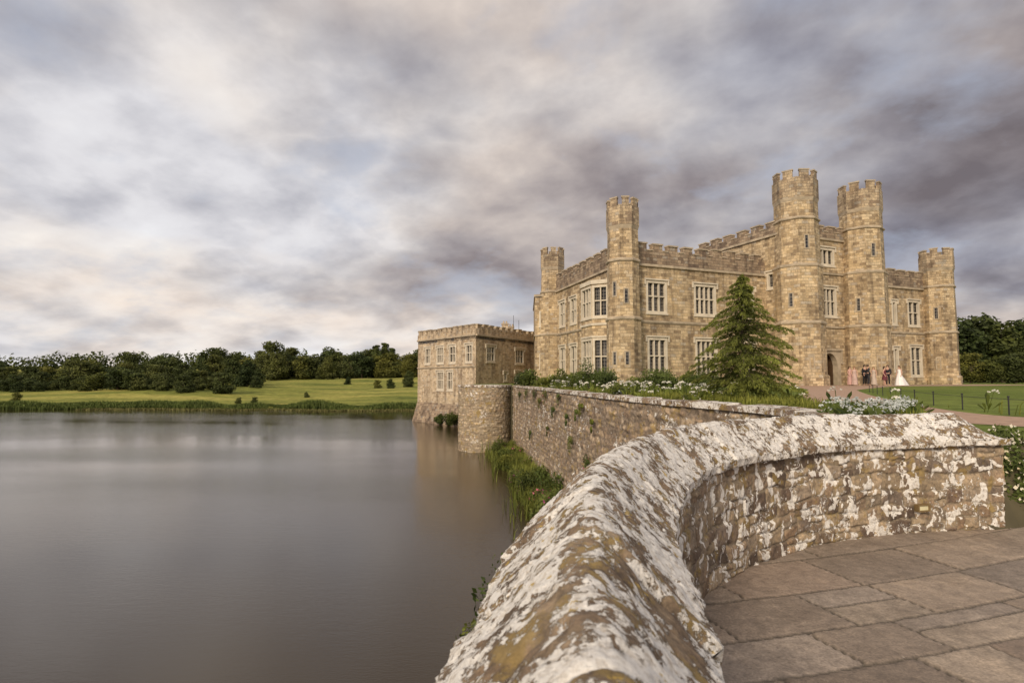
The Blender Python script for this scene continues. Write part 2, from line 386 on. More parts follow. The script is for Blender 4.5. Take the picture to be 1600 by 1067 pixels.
pb=MB(); battlement(pb,fg,0,fg.L,*GZP,period=1.5); pb.fbox(fg,0,fg.L,14.2,14.399,-.05,.18,1); pb.build('battlement',fg(gx,14.4,0),castle,[M_PARA,M_STRING])
for s,t0 in ((-1,15.2),(1,26.8)):
    fl=frame(AP(t0,1.7),AP(t0,-9),s)
    ops=[W(1.0,.7,(9.6,10.9))] if s==-1 else []
    mb=MB(); wall(mb,fl,GZ-.2,14.4,ops,0,fl.L); mb.build('wall',fl(4,GZ,0),castle,[M_WALL])
    for o in ops: window(castle,fl,o,1,1)
    pb=MB(); battlement(pb,fl,0.0,fl.L,*GZP,period=1.7); pb.fbox(fl,0,fl.L,14.2,14.399,-.05,.18,1); pb.build('battlement',fl(4,14.4,0),castle,[M_PARA,M_STRING])
fk=frame(AP(15.2,-9),AP(26.8,-9),-1); mb=MB(); wall(mb,fk,GZ-.2,15.0,[]); mb.build('wall',fk(3,GZ,0),castle,[M_WALL])
rb=MB(); rb.prism([AP(15.6,1.3),AP(26.4,1.3),AP(26.4,-8.8),AP(15.6,-8.8)],14.2,14.5); rb.build('roof',(*AP(21,-4),14.2),castle,[M_ROOF])
ub=gx
mb=MB(); arch=[]
for i in range(17):
    s=-1+2*i/16; arch.append((ub+s*1.0, GZ+1.75+1.15*(1-abs(s)**2.2)**.62))
top=3.95
w0,w1=-.45,.06
for (xa,za),(xb,zb) in zip(arch,arch[1:]):
    mb.face([fg(xa,za,w1),fg(xb,zb,w1),fg(xb,top,w1),fg(xa,top,w1)]); mb.face([fg(xa,za,w1),fg(xa,za,w0),fg(xb,zb,w0),fg(xb,zb,w1)])
mb.fbox(fg,ub-1.4,ub-1.0,GZ-.1,top,w0,w1); mb.fbox(fg,ub+1.0,ub+1.4,GZ-.1,top,w0,w1)
mb.fbox(fg,ub-1.55,ub+1.55,top+.001,top+.18,-.05,.2); mb.fbox(fg,ub-1.55,ub-1.41,top-1.2,top,-.05,.16); mb.fbox(fg,ub+1.41,ub+1.55,top-1.2,top,-.05,.16)
dsur=mb.build('doorway',fg(ub,GZ,0),castle,[M_STRING])
mb=MB()
mb.face([fg(ub-1.3,GZ,-.4),fg(ub-1.3,4,-.4),fg(ub-1.3,4,-4),fg(ub-1.3,GZ,-4)]); mb.face([fg(ub+1.3,GZ,-.4),fg(ub+1.3,4,-.4),fg(ub+1.3,4,-4),fg(ub+1.3,GZ,-4)]); mb.face([fg(ub-1.3,3.99,-.4),fg(ub+1.3,3.99,-.4),fg(ub+1.3,3.99,-4),fg(ub-1.3,3.99,-4)])
mb.face([fg(ub-1.3,GZ,-4),fg(ub+1.3,GZ,-4),fg(ub+1.3,4,-4),fg(ub-1.3,4,-4)])
mb.build('passage',fg(ub,GZ,-2),dsur,[M_PASSAGE])  # walls, ceiling and back painted dark as the passage's shade
mb=MB(); mb.fbox(fg,ub-1.0,ub-.92,GZ+.02,3.6,-1.5,-.46); mb.fbox(fg,ub+.92,ub+1.0,GZ+.02,3.6,-1.5,-.46); mb.build('door',fg(ub,GZ,-1),dsur,[plain('oak_door',(.09,.05,.025),.6)])
T1=AP(16.55,2.4); T2=AP(24.85,2.4)
for T in (T1,T2):
    tt=turret(castle,T,[(GZ-.2,2.25),(GZ+.8,2.25),(GZ+.95,2.08),(6.1,2.08),(6.3,2.0),(11.0,2.0),(11.2,1.86),(16.6,1.78)],(17.1,18.85,19.6,1.87))
    tstring(tt,T,2.06,[(6.1,.14)]); tstring(tt,T,1.95,[(11.05,.14)]); tstring(tt,T,1.84,[(15.2,.1)])
    for z,a in ((2.3,-1.9),(2.3,-.6),(7.6,-2.4),(12.6,-1.9)): arrowslit(tt,T,2.07 if z<6 else (2.0 if z<11 else 1.84),a,z)
fw=frame(AP(26.8),AP(37.8),1)
ops=[W(35.6-26.8,1.7,UP),W(32.6-26.8,.6,(7.0,9.3)),W(29.6-26.8,1.4,UP),W(35.7-26.8,1.7,LO),W(32.6-26.8,.6,(2.2,4.5)),W(29.6-26.8,.5,(2.2,4.4))]
facade(fw,ZP0,ops,0,11,[(2,2),(1,1),(2,2),(2,2),(1,1),(1,1)])
C2=AP(38.5,.7)
tt=turret(castle,C2,[(GZ-.2,1.80),(GZ+.8,1.80),(GZ+.95,1.62),(6.1,1.59),(12.2,1.50)],(12.9,14.2,14.95,1.60)); tstring(tt,C2,1.60,[(6.1,.14)]); tstring(tt,C2,1.53,[(10.9,.12)])
for z,a in ((2.4,-2.0),(7.6,-2.0)): arrowslit(tt,C2,1.60,a,z)
tt=turret(castle,tuple(A),[(GZ-.2,1.58),(GZ+.8,1.58),(GZ+.95,1.42),(6.1,1.40),(6.3,1.32),(10.9,1.30),(13.2,1.25)],(13.7,15.25,15.95,1.35)); tstring(tt,A,1.40,[(6.1,.14)]); tstring(tt,A,1.31,[(10.8,.14)])
for z,a in ((2.4,-1.4),(7.4,-1.4),(8.0,-2.6),(2.4,-2.6)): arrowslit(tt,A,1.41 if z<6 else 1.32,a,z)
tt=turret(castle,Bc,[(GZ-.2,1.6),(6.1,1.5),(10.9,1.36),(13.0,1.30)],(13.6,15.0,15.75,1.38)); tstring(tt,Bc,1.5,[(6.1,.14)]); tstring(tt,Bc,1.36,[(10.8,.12)])
mb=MB(); mb.prism([AP(.6,-.5),AP(15.6,-.5),AP(15.6,-17),(Bc[0]+.4,Bc[1]+.2)],10.4,10.9); mb.build('roof',(*AP(8,-6),10.4),castle,[M_ROOF])
mb=MB(); mb.prism([AP(26.6,-.5),AP(38,-.5),AP(38,-10),AP(26.6,-10)],10.4,10.9); mb.build('roof',(*AP(32,-6),10.4),castle,[M_ROOF])
fe=frame(AP(38.3,0),AP(38.3,-10),1); facade(fe,ZP0,[],0,10,[])
lk=[(2.55,62.6),(4.6,61.6),(8,75),(2.9,76)]
f1=frame(lk[0],lk[1],1); mb=MB(); wall(mb,f1,GZ-.3,10.4,[(.6,.95,7.2,8.7),(.6,.95,2.6,4.0)],0,f1.L); mb.build('wall',f1(1,GZ,0),castle,[M_WALL])
for o in [(.6,.95,7.2,8.7),(.6,.95,2.6,4.0)]: window(castle,f1,o,1,1,False,True)
f2=frame(lk[0],lk[3],-1); mb=MB(); wall(mb,f2,GZ-4.5,10.4,[],0,f2.L); mb.build('wall',f2(4,GZ,0),castle,[M_WALL])
pb=MB(); pb.fbox(f1,-.08,f1.L,10.4,10.65,-.3,.1,1); pb.prism(lk,10.3,10.5,0); pb.fbox(f2,0,f2.L,10.4,10.65,-.3,.1,1); pb.build('roof',f1(1,10.4,0),castle,[M_ROOF,M_STRING])
sb=MB(); sb.fbox(f1,0,f1.L,6.05,6.2,-.05,.12); sb.fbox(f2,0,f2.L,6.05,6.2,-.05,.12); sb.build('string_course',f1(1,6,0),castle,[M_STRING])

# ---------------------------------------------------------------- keep
Nn=(-4.0,63.0); Lf=(-12.25,74.2); Rt=(3.2,75.0)
keep=empty('castle_keep',(-4,72,WATER),'pale stone two-storey castle keep rising straight from the lake','castle')
kz=(6.35,6.95,7.5)
fa=frame(Nn,Lf,-1); fbk=frame(Nn,Rt,1)
def kw(c,w,r): return (c-w/2,c+w/2,*r)
KU=(3.3,5.2); KL=(.1,2.2)
opsA=[kw(1.4,1.3,KU),kw(5.1,1.4,KU),kw(8.0,1.6,KU),kw(11.2,1.3,KU),kw(5.6,1.2,KL),kw(7.9,1.6,KL)]
facade(fa,kz[0],opsA,0,fa.L,[(2,2),(2,2),(3,2),(2,2),(2,2),(3,2)],strings=((2.7,.12),),plinth=False,mat=M_KEEP,zs=kz,parent=keep,z0=WATER-.5,pmat=M_KEEP,period=1.25)
opsB=[kw(3.0,1.7,(3.4,5.1)),kw(9.6,2.0,(3.3,5.0)),kw(6.2,.6,(1.2,2.1)),kw(9.0,.9,(1.0,2.2))]
facade(fbk,kz[0],opsB,0,fbk.L,[(3,2),(3,2),(1,1),(2,1)],strings=(),plinth=False,mat=M_KEEP,zs=kz,parent=keep,z0=WATER-.5,pmat=M_KEEP,period=1.25)
back=[Lf,(-8,92),(6,92),Rt]
for a,b in zip(back,back[1:]):
    fr=frame(a,b,-1); facade(fr,kz[0],[],0,fr.L,[],strings=(),plinth=False,mat=M_KEEP,zs=kz,parent=keep,z0=WATER-.5,pmat=M_KEEP,period=1.25)
mb=MB(); mb.prism([Nn,Rt,(6,92),(-8,92),Lf],5.8,6.2); mb.build('roof',(-4,75,5.8),keep,[M_ROOF])
mb=MB(); mb.face([fa(-.5,WATER-.5,.9),fa(fa.L,WATER-.5,.9),fa(fa.L,-1.6,.02),fa(0,-1.6,.02)])
mb.build('plinth',fa(5,WATER,0),keep,[M_PARA])
for (cx,cy,w,zt) in ((-.9,73,.42,8.3),(-.1,75,.36,8.1)):
    mb=MB(); mb.box(cx-w,cx+w,cy-w,cy+w,6.2,zt); mb.box(cx-w-.06,cx+w+.06,cy-w-.06,cy+w+.06,zt,zt+.15,1)
    for k in (-.18,.18): mb.prism(ngon((cx+k,cy),.11,8),zt+.15,zt+.45,1)
    mb.build('chimney',(cx,cy,6.2),keep,[M_KEEP,M_STRING])
for (cx,cy,zt) in ((.2,74,9.6),(.9,74.5,9.0)):
    mb=MB(); mb.prism(ngon((cx,cy),.03,6),6.2,zt); mb.build('mast',(cx,cy,6.2),keep,[M_IRON])

# ---------------------------------------------------------------- rubble stone relief
def layout(z0,z1,hr,L,wr,seed):
    r=random.Random(seed); rows=[];z=z0
    while z<z1+.3:
        h=r.uniform(*hr); b=[-1.0-r.random()]; 
        while b[-1]<L+1: b.append(b[-1]+r.uniform(*wr)*r.choice((.6,1,1,1.4)))
        rows.append((z,z+h,b)); z+=h
    return [q[0] for q in rows],rows
def relief(name,posfn,L,z0,z1,su,sz,hr,wr,pal,mortar,bulge,seed,joint=.02,warp=.02,rough=.01,split=.4):
    zs,rows=layout(z0-.3,z1,hr,L,wr,seed)
    nu=int(L/su)+1; nz=int((z1-z0)/sz)+1
    V=[];C=[]; cache={}
    for i in range(nu+1):
        u=L*i/nu; x,y,nx,ny=posfn(u)
        for j in range(nz+1):
            z=z0+(z1-z0)*j/nz
            q=Vector((x*1.0,y*1.0,z)); wv=noise.noise_vector(q*2.6); w2=noise.noise_vector(q*9.0)
            uu=u+wv.x*warp+w2.x*warp*.5; zz=z+wv.y*warp+w2.y*warp*.5
            k=max(0,bisect_right(zs,zz)-1); za,zb,bb=rows[k]; m=max(0,bisect_right(bb,uu)-1); m=min(m,len(bb)-2)
            e=min(zz-za,zb-zz,uu-bb[m],bb[m+1]-uu)
            key=(k,m)
            if key not in cache:
                hh=random.Random(k*7919+m*104729+seed); cache[key]=[hh.random() for _ in range(10)]
            h_=cache[key]; o_=0
            if h_[0]<split and (bb[m+1]-bb[m])>wr[0]*1.1:
                sp=za+(zb-za)*(.35+.3*h_[1]); e=min(e,abs(zz-sp)); o_=4 if zz>sp else 0
            t,t2,jit=h_[2+o_],h_[3+o_],.15+.95*h_[4+o_]
            s=min(1,max(0,(e-joint*.3)/joint)); s=s*s*(3-2*s)
            d=s*bulge*jit+rough*noise.fractal(q*7,1,2,4)+rough*.4*noise.fractal(q*22,1,2,3)
            V.append((x+nx*d,y+ny*d,z))
            c=pal[int(t*len(pal))]; f=.75+.5*t2
            C.append(tuple(mortar[a]*(1-s)+c[a]*f*s for a in range(3))+(1,))
    F=[]
    n1=nz+1
    for i in range(nu):
        for j in range(nz): 
            a=i*n1+j; F.append((a,a+n1,a+n1+1,a+1))
    return V,F,C
def withcol(me,C,name='stone'):
    at=me.color_attributes.new(name,'FLOAT_COLOR','POINT'); at.data.foreach_set('color',np.array(C,dtype=np.float32).ravel())
def relmesh(name,data,loc,parent,mat,smooth=True):
    V,F,C=data; V=[(v[0]-loc[0],v[1]-loc[1],v[2]-loc[2]) for v in V]
    me=pymesh(name,V,F,None,smooth); withcol(me,C); return link(name,me,loc,parent,[mat])
def catmull(pts,step):
    P=[Vector(p) for p in pts]; P=[P[0]*2-P[1]]+P+[P[-1]*2-P[-2]]; out=[]
    for i in range(1,len(P)-2):
        for k in range(40):
            t=k/40; a,b,c,d=P[i-1:i+3]
            out.append(.5*((2*b)+(c-a)*t+(2*a-5*b+4*c-d)*t*t+(3*b-a-3*c+d)*t**3))
    out.append(P[-2])
    cum=[0]
    for a,b in zip(out,out[1:]): cum.append(cum[-1]+(b-a).length)
    L=cum[-1]
    def at(u):
        u=min(max(u,0),L); k=min(len(cum)-2,max(0,bisect_right(cum,u)-1)); s=(u-cum[k])/max(1e-9,cum[k+1]-cum[k])
        p=out[k].lerp(out[k+1],s)
        k0=max(0,k-6);k1=min(len(out)-1,k+7); t=(out[k1]-out[k0]).normalized()
        return p,t
    at.L=L; at.pts=out
    return at
ridge=catmull([(0.0,-2.2),(.05,-.8),(.09,.2),(.12,.8),(.17,1.3),(.30,2.05),(.50,2.75),(.84,3.55),(1.26,4.2),(1.92,4.85),(2.75,5.35),(3.75,5.70),(4.78,5.87)],.01)
PAL=[(.22,.15,.095),(.29,.21,.14),(.15,.105,.075),(.36,.275,.185),(.25,.18,.12),(.19,.145,.11),(.38,.29,.19),(.30,.235,.17)]
MOR=(.27,.215,.15)
par=empty('parapet_wall',(1.95,4.85,0),'curving rubble stone parapet wall with sloping lichen-covered coping','wall')
def inner(u):
    p,t=ridge(u); r=Vector((t.y,-t.x)); q=p+r*.205; return q.x,q.y,r.x,r.y
def outer(u):
    p,t=ridge(u); r=Vector((-t.y,t.x)); q=p+r*.20; return q.x,q.y,r.x,r.y
relmesh('wall_body',relief('w',inner,ridge.L,-.12,.83,.011,.011,(.085,.16),(.10,.28),PAL,MOR,.026,3,.010,.045,.009,.35),(1.95,4.85,0),par,M_PWALL)
relmesh('wall_body',relief('w',outer,ridge.L,WATER-.4,.83,.05,.05,(.14,.24),(.2,.45),PAL,MOR,.03,4),(1.95,4.85,0),par,M_RWALL)
pe,te=ridge(ridge.L); re=Vector((te.y,-te.x))
def endf(u):
    q=pe+re*(.21-u)+te*.0; return q.x,q.y,te.x,te.y
relmesh('wall_body',relief('w',endf,.41,-.12,.83,.0125,.0125,(.12,.2),(.12,.3),PAL,MOR,.02,5),(1.95,4.85,0),par,M_PWALL)
prof=[]
def seg(a,b,n): 
    for i in range(n): prof.append((a[0]+(b[0]-a[0])*i/n,a[1]+(b[1]-a[1])*i/n))
seg((.19,.80),(.28,.805),5); seg((.28,.805),(.290,.865),6); seg((.290,.865),(.065,1.082),32); seg((.065,1.082),(.03,1.106),4); seg((.03,1.106),(0,1.112),4); seg((0,1.112),(-.03,1.106),4); seg((-.03,1.106),(-.065,1.082),4); seg((-.065,1.082),(-.30,.865),32); seg((-.30,.865),(-.29,.805),6); seg((-.29,.805),(-.19,.80),5); prof.append((-.19,.80))
jr=random.Random(12); joints=[0.0]
while joints[-1]<ridge.L-.4: joints.append(joints[-1]+jr.uniform(.42,.85))
joints[-1]=ridge.L+.08
LT=ridge.L+.05; nstep=int(LT/.0105); V=[];npf=len(prof)
for i in range(nstep+1):
    u=LT*i/nstep; p,t=ridge(u); 
    if u>ridge.L: p=p+t*(u-ridge.L)
    r=Vector((t.y,-t.x))
    k=max(0,bisect_right(joints,u)-1); ju=random.Random(k*31+5); zo=ju.uniform(-.009,.008); tilt=ju.uniform(-.02,.02); yo=ju.uniform(-.010,.010)
    hip=min(1,max(0,(LT-u)/.36)); 
    for (w,z) in prof:
        zz=.865+(z-.865)*hip if z>.865 else z
        q3=Vector((p.x+r.x*w,p.y+r.y*w,zz))
        uw=u+.02*noise.noise(q3*6)
        ej=min(abs(uw-joints[k]),abs(joints[min(k+1,len(joints)-1)]-uw)) if k+1<len(joints) else .5
        jn=max(0,1-ej/.013)
        n1=noise.fractal(q3*5,1,2,4); n2=noise.fractal(q3*24,.8,2,5); n3=abs(noise.noise(q3*12+Vector((9,3,1)))); n4=noise.noise(q3*3+Vector((1,7,2)))
        pit=max(0,noise.noise(q3*30+Vector((3,3,3)))-.25)
        d=.006*n1+.006*n2-.006*n3-.018*pit-jn*.020*(1+.6*n1)+.008*n4
        edge=max(0,1-abs(abs(w)-.288)/.03); d-=edge*max(0,.026*noise.noise(q3*8+Vector((4,4,4)))+.005)
        sgn=1 if w>0 else -1; nzv=.75 if z>.87 else .1; nwv=.66 if z>.87 else 1
        if abs(w)<.05: nwv*=abs(w)/.05
        V.append((p.x+r.x*(w+yo+sgn*nwv*d),p.y+r.y*(w+yo+sgn*nwv*d),zz+zo+tilt*w+nzv*d*(1 if abs(w)>.02 else 1.2)))
F=[]
for i in range(nstep):
    for j in range(npf-1):
        a=i*npf+j; F.append((a,a+1,a+npf+1,a+npf))
F.append(tuple(nstep*npf+j for j in range(npf)))
me=pymesh('coping',[(v[0]-1.95,v[1]-4.85,v[2]) for v in V],F,None,True); link('coping',me,(1.95,4.85,0),par,[M_COPE])
def find_u(xt):
    b=min((abs(ridge(ridge.L*i/400)[0].x-xt),ridge.L*i/400) for i in range(401)); return b[1]
ul=find_u(3.84); p,t=ridge(ul); r=Vector((t.y,-t.x)); fo=Vector((p.x+r.x*.242,p.y+r.y*.242,0))
frl=lambda u,v,w: tuple(fo+Vector((t.x,t.y,0))*u+Vector((r.x,r.y,0))*w+Vector((0,0,v)))
mb=MB(); mb.fbox(frl,-.065,.065,.20,.215,-.03,.02,0); mb.fbox(frl,-.065,.065,.255,.27,-.03,.02,0); mb.fbox(frl,-.065,-.052,.215,.255,-.03,.019,0); mb.fbox(frl,.052,.065,.215,.255,-.03,.019,0)
wl=mb.build('wall_light',frl(0,.2,0),par,[plain('brass',(.35,.25,.12),.4,4,.8,1.1,.6)])
mb=MB(); mb.fbox(frl,-.052,.052,.215,.255,-.02,.012); mb.build('lamp_lens',frl(0,.2,0),wl,[plain('cream_lens',(.75,.70,.45),.3)])

# pavement
rp=np.array([(p.x,p.y) for p in ridge.pts])
xs=np.arange(-.1,8.0,.018); ys=np.arange(-1.6,6.35,.018)
zsl,rowsl=layout(-14,14,(.34,.66),30,(.48,1.05),29)
ca,sa=math.cos(.30),math.sin(.30)
V=[];C=[];idx={}
PP=[(.34,.265,.20),(.30,.235,.18),(.37,.295,.225),(.275,.215,.165),(.33,.25,.19),(.315,.255,.205)]
inside=np.zeros((len(xs),len(ys)),bool)
tang=np.gradient(rp,axis=0)
for i,x in enumerate(xs):
    dd=(rp[None,:,0]-x)**2+(rp[None,:,1]-ys[:,None])**2; k=dd.argmin(1)
    cr=tang[k,0]*(ys-rp[k,1])-tang[k,1]*(x-rp[k,0])
    inside[i]=(cr<0)|(dd[np.arange(len(ys)),k]<.012)
    inside[i]&=~((x>4.8)&(ys>5.92))
pc_={}
for i,x in enumerate(xs):
    for j,y in enumerate(ys):
        if not inside[i,j]: continue
        q=Vector((x,y,0)); w2=noise.noise_vector(q*9)
        uu=x*ca+y*sa+w2.x*.009; vv=-x*sa+y*ca+w2.y*.009-.028*(x-2.5)**2
        k=max(0,bisect_right(zsl,vv)-1); za,zb,bb=rowsl[k]; uu+=5; m=min(max(0,bisect_right(bb,uu)-1),len(bb)-2)
        e=min(vv-za,zb-vv,uu-bb[m],bb[m+1]-uu)
        if (k,m) not in pc_:
            hh=random.Random(k*7919+m*104729); pc_[(k,m)]=(hh.random(),hh.random(),hh.uniform(-.005,.005),hh.random(),hh.uniform(.35,.65))
        t,t2,zo,sp_,sf=pc_[(k,m)]
        if sp_<.25:
            mid_=za+(zb-za)*sf; e=min(e,abs(vv-mid_))
            if vv>mid_: t=(t*7.3)%1; t2=(t2*5.1)%1
        s=min(1,max(0,(e-.003)/.010)); s=s*s*(3-2*s)
        idx[(i,j)]=len(V); V.append((x-3,y-3,s*(.012+zo)-.012+.004*noise.fractal(q*3,1,2,3)))
        c=PP[int(t*len(PP))]; f=.90+.22*t2; C.append(tuple((.09,.072,.048)[a]*(1-s)+c[a]*f*s for a in range(3))+(1,))
F=[(idx[(i,j)],idx[(i+1,j)],idx[(i+1,j+1)],idx[(i,j+1)]) for (i,j) in idx if (i+1,j) in idx and (i,j+1) in idx and (i+1,j+1) in idx]
me=pymesh('pavement',V,F,None,True); withcol(me,C); o=link('pavement',me,(3,3,0),None,[M_PAVE]); o['kind']='structure'

# retaining wall + bastion
rline=catmull([(3.7,6.2),(4.5,8.2),(4.62,10.5),(3.45,15),(2.6,21),(1.9,28),(.85,36),(0.1,43)],.1)
PAL2=[(.31,.225,.155),(.41,.31,.215),(.25,.18,.125),(.46,.36,.255),(.34,.25,.175),(.28,.22,.165)]
rw=empty('retaining_wall',(2,28,WATER),'long rubble stone moat wall with plants growing from it','wall')
def rfn(u):
    p,t=rline(u); r=Vector((-t.y,t.x)); return p.x,p.y,r.x,r.y
relmesh('wall_body',relief('w',rfn,rline.L,WATER-.5,GZ+.02,.06,.05,(.15,.28),(.2,.5),PAL2,(.22,.17,.125),.06,8,.04,.07,.04),(2,28,WATER),rw,M_RWALL)
mb=MB(); u=0
cr=random.Random(3)
while u<rline.L-.2:
    l=cr.uniform(.5,.9); u2=min(rline.L,u+l-.015); (p,t),(p2,t2)=rline(u),rline(u2); zt=GZ+.13+cr.uniform(-.02,.02)
    a,b=Vector((-t.y,t.x)),Vector((-t2.y,t2.x)); o1=.08+cr.uniform(-.03,.03)
    pts=[p+a*o1,p2+b*o1,p2-b*.38,p-a*.38]
    mb.hexa([(q.x,q.y,GZ+.0) for q in pts]+[(q.x,q.y,zt-(.02 if k<2 else 0)) for k,q in enumerate(pts)]); u+=l
mb.build('coping',(2,28,WATER),rw,[M_RCAP])
bc=Vector((-2.1,44.6)); BR=2.05
bas=empty('round_bastion',(bc.x,bc.y,WATER),'round rubble stone bastion standing in the lake','tower')
def bfn(u):
    a=u/BR-math.pi*.9; return bc.x+BR*math.cos(a),bc.y+BR*math.sin(a),math.cos(a),math.sin(a)
relmesh('wall_body',relief('w',bfn,2*math.pi*BR,WATER-.5,GZ-.02,.06,.05,(.13,.24),(.2,.45),[(.48,.38,.26),(.38,.29,.20),(.53,.43,.31),(.42,.31,.21),(.35,.26,.18)],(.29,.235,.165),.045,9,.04,.05,.03),(bc.x,bc.y,WATER),bas,M_RWALL)
mb=MB(); mb.prism(ngon(bc,BR+.08,32),GZ-.03,GZ+.12); mb.build('coping',(bc.x,bc.y,WATER),bas,[M_RCAP])

# ---------------------------------------------------------------- ground
edge=[(p.x+.12,p.y) for p in rline.pts[::8]]
poly=edge+[(-.4,44.8),(-3.6,47),(-4.2,62.9),(2,80),(8,110),(30,420),(900,420),(900,6.4),(5.2,6.4)]
mb=MB(); mb.face([(x,y,GZ-.012) for x,y in poly])
for i in range(len(edge)-1,len(edge)+4):
    a,b=poly[i],poly[i+1]; mb.face([(*a,GZ-.012),(*b,GZ-.012),(b[0],b[1],WATER-.5),(a[0],a[1],WATER-.5)],1)
mb.face([(5.2,6.4,GZ-.012),(900,6.4,GZ-.012),(900,5.7,-.02),(5.0,5.7,-.02)],1)
mb.face([(3.6,6.0,GZ-.012),(5.2,6.4,GZ-.012),(5.0,5.7,-.02),(4.7,5.6,-.02)],1)
o=mb.build('ground',(0,0,0),None,[M_LAWN,M_SOIL]); o['kind']='structure'
pc=catmull([(29.5,50.2),(24.5,43),(18.5,33),(13.0,23),(10.0,17),(8.4,13.5),(7.5,11),(7.45,9.4),(8.4,7.9),(11,7.4),(18,7.3)],.2)
mb=MB(); prev=None
for i in range(161):
    u=pc.L*i/160; p,t=pc(u); r=Vector((t.y,-t.x)); w=1.15+3.0*max(0,1-u/22)
    a,b=p+r*w,p-r*w
    if prev: mb.face([(prev[0].x,prev[0].y,GZ-.006),(a.x,a.y,GZ-.006),(b.x,b.y,GZ-.006),(prev[1].x,prev[1].y,GZ-.006)])
    prev=(a,b)
fc=[AP(13,3.2),AP(21,2.0),AP(40,3.0),AP(41,9),AP(28,9.5),AP(13,8)]
mb.face([(*p,GZ-.003) for p in fc])
o=mb.build('path',(0,0,0),None,[M_GRAVEL]); o['kind']='structure'
mb=MB(); mb.face([(-900,-60,WATER),(900,-60,WATER),(900,500,WATER),(-900,500,WATER)]); o=mb.build('water',(0,0,0),None,[M_WATER]); o['kind']='structure'
def shore(x): return 100+.02*(x+60)+5*noise.noise(Vector((x*.02,0,0)))+2*noise.noise(Vector((x*.09,3,0)))+max(0,(-x-90))*.04
def th(x,y):
    d=y-shore(x)
    if d<0: return WATER-.5+max(-2,d*.1)
    z=WATER+.02+.45*min(1,d/1.5)
    kn=[(0,0),(20,.6),(55,1.9),(110,4.4),(200,7.6),(400,15),(1500,34)]
    for (a,za),(b,zb) in zip(kn,kn[1:]):
        if a<=d<b: z+=za+(zb-za)*(d-a)/(b-a); break
    else: z+=34
    return z+.9*noise.noise(Vector((x*.018,y*.018,1)))*min(1,d/30)*1.8+.3*noise.noise(Vector((x*.08,y*.08,5)))*min(1,d/20)
xs2=np.concatenate([np.linspace(-1200,-220,20),np.linspace(-210,60,136),np.linspace(80,1200,22)]); ys2=np.concatenate([np.linspace(85,125,54),np.linspace(127,320,70),np.linspace(340,1600,24)])
V=[(float(x),float(y),th(x,y)) for x in xs2 for y in ys2]; ny=len(ys2)
F=[(i*ny+j,(i+1)*ny+j,(i+1)*ny+j+1,i*ny+j+1) for i in range(len(xs2)-1) for j in range(ny-1)]
me=pymesh('terrain',V,F,None,True); o=link('far_bank_terrain',me,(0,0,0),None,[M_FIELD]); o['kind']='structure'

# ---------------------------------------------------------------- foliage
def quads(C,Nn_,S,asp,tint,droop=None):
    n=len(C); a=NR.normal(size=(n,3)); t=np.cross(Nn_,a); t/=np.linalg.norm(t,axis=1,keepdims=True)+1e-9; b=np.cross(Nn_,t)
    if droop is not None: 
        t=droop/ (np.linalg.norm(droop,axis=1,keepdims=True)+1e-9); b=np.cross(t,a); b/=np.linalg.norm(b,axis=1,keepdims=True)+1e-9
    S=S[:,None]
    V=np.stack([C-t*S,C+b*S*asp,C+t*S,C-b*S*asp],1).reshape(-1,3)
    return V,np.repeat(tint,4)
def quadmesh(name,V,T,mi=None,extra=None):
    n=len(V)//4; me=bpy.data.meshes.new(name)
    me.vertices.add(len(V)); me.vertices.foreach_set('co',V.astype(np.float32).ravel())
    me.loops.add(len(V)); me.loops.foreach_set('vertex_index',np.arange(len(V),dtype=np.int32))
    me.polygons.add(n); me.polygons.foreach_set('loop_start',np.arange(0,4*n,4,dtype=np.int32)); me.polygons.foreach_set('loop_total',np.full(n,4,dtype=np.int32))
    if mi is not None: me.polygons.foreach_set('material_index',np.asarray(mi,dtype=np.int32))
    me.update(calc_edges=True); me.validate()
    at=me.color_attributes.new('tint','FLOAT_COLOR','POINT'); c=np.stack([T,T,T,np.ones_like(T)],1).astype(np.float32); at.data.foreach_set('color',c.ravel())
    return me
def unit(n):
    v=NR.normal(size=(n,3)); return v/np.linalg.norm(v,axis=1,keepdims=True)
def blobs(cl,n,size,asp=.6,fill=.45):
    cl=np.array(cl,float); vol=(cl[:,3]*cl[:,4]*cl[:,5])**(2/3); k=NR.choice(len(cl),n,p=vol/vol.sum())
    d=unit(n); r=(fill+(1-fill)*NR.random(n)**.5)*(1+.16*np.sin(d[:,0]*7+k)*np.cos(d[:,1]*6+k*2)); C=cl[k,:3]+d*cl[k,3:6]*r[:,None]
    nn=d+.8*unit(n); nn/=np.linalg.norm(nn,axis=1,keepdims=True)
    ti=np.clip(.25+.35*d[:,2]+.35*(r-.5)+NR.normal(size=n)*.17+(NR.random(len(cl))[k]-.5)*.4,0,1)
    return quads(C,nn,size*(.6+.8*NR.random(n)),asp,ti)
def stick(mb,a,b,r0,r1,n=6,m=0):
    a=Vector(a);b=Vector(b);d=(b-a).normalized(); x=d.orthogonal().normalized(); y=d.cross(x)
    A_=[a+(x*math.cos(2*math.pi*i/n)+y*math.sin(2*math.pi*i/n))*r0 for i in range(n)]; B_=[b+(x*math.cos(2*math.pi*i/n)+y*math.sin(2*math.pi*i/n))*r1 for i in range(n)]
    for i in range(n): j=(i+1)%n; mb.face([A_[i],A_[j],B_[j],B_[i]],m)
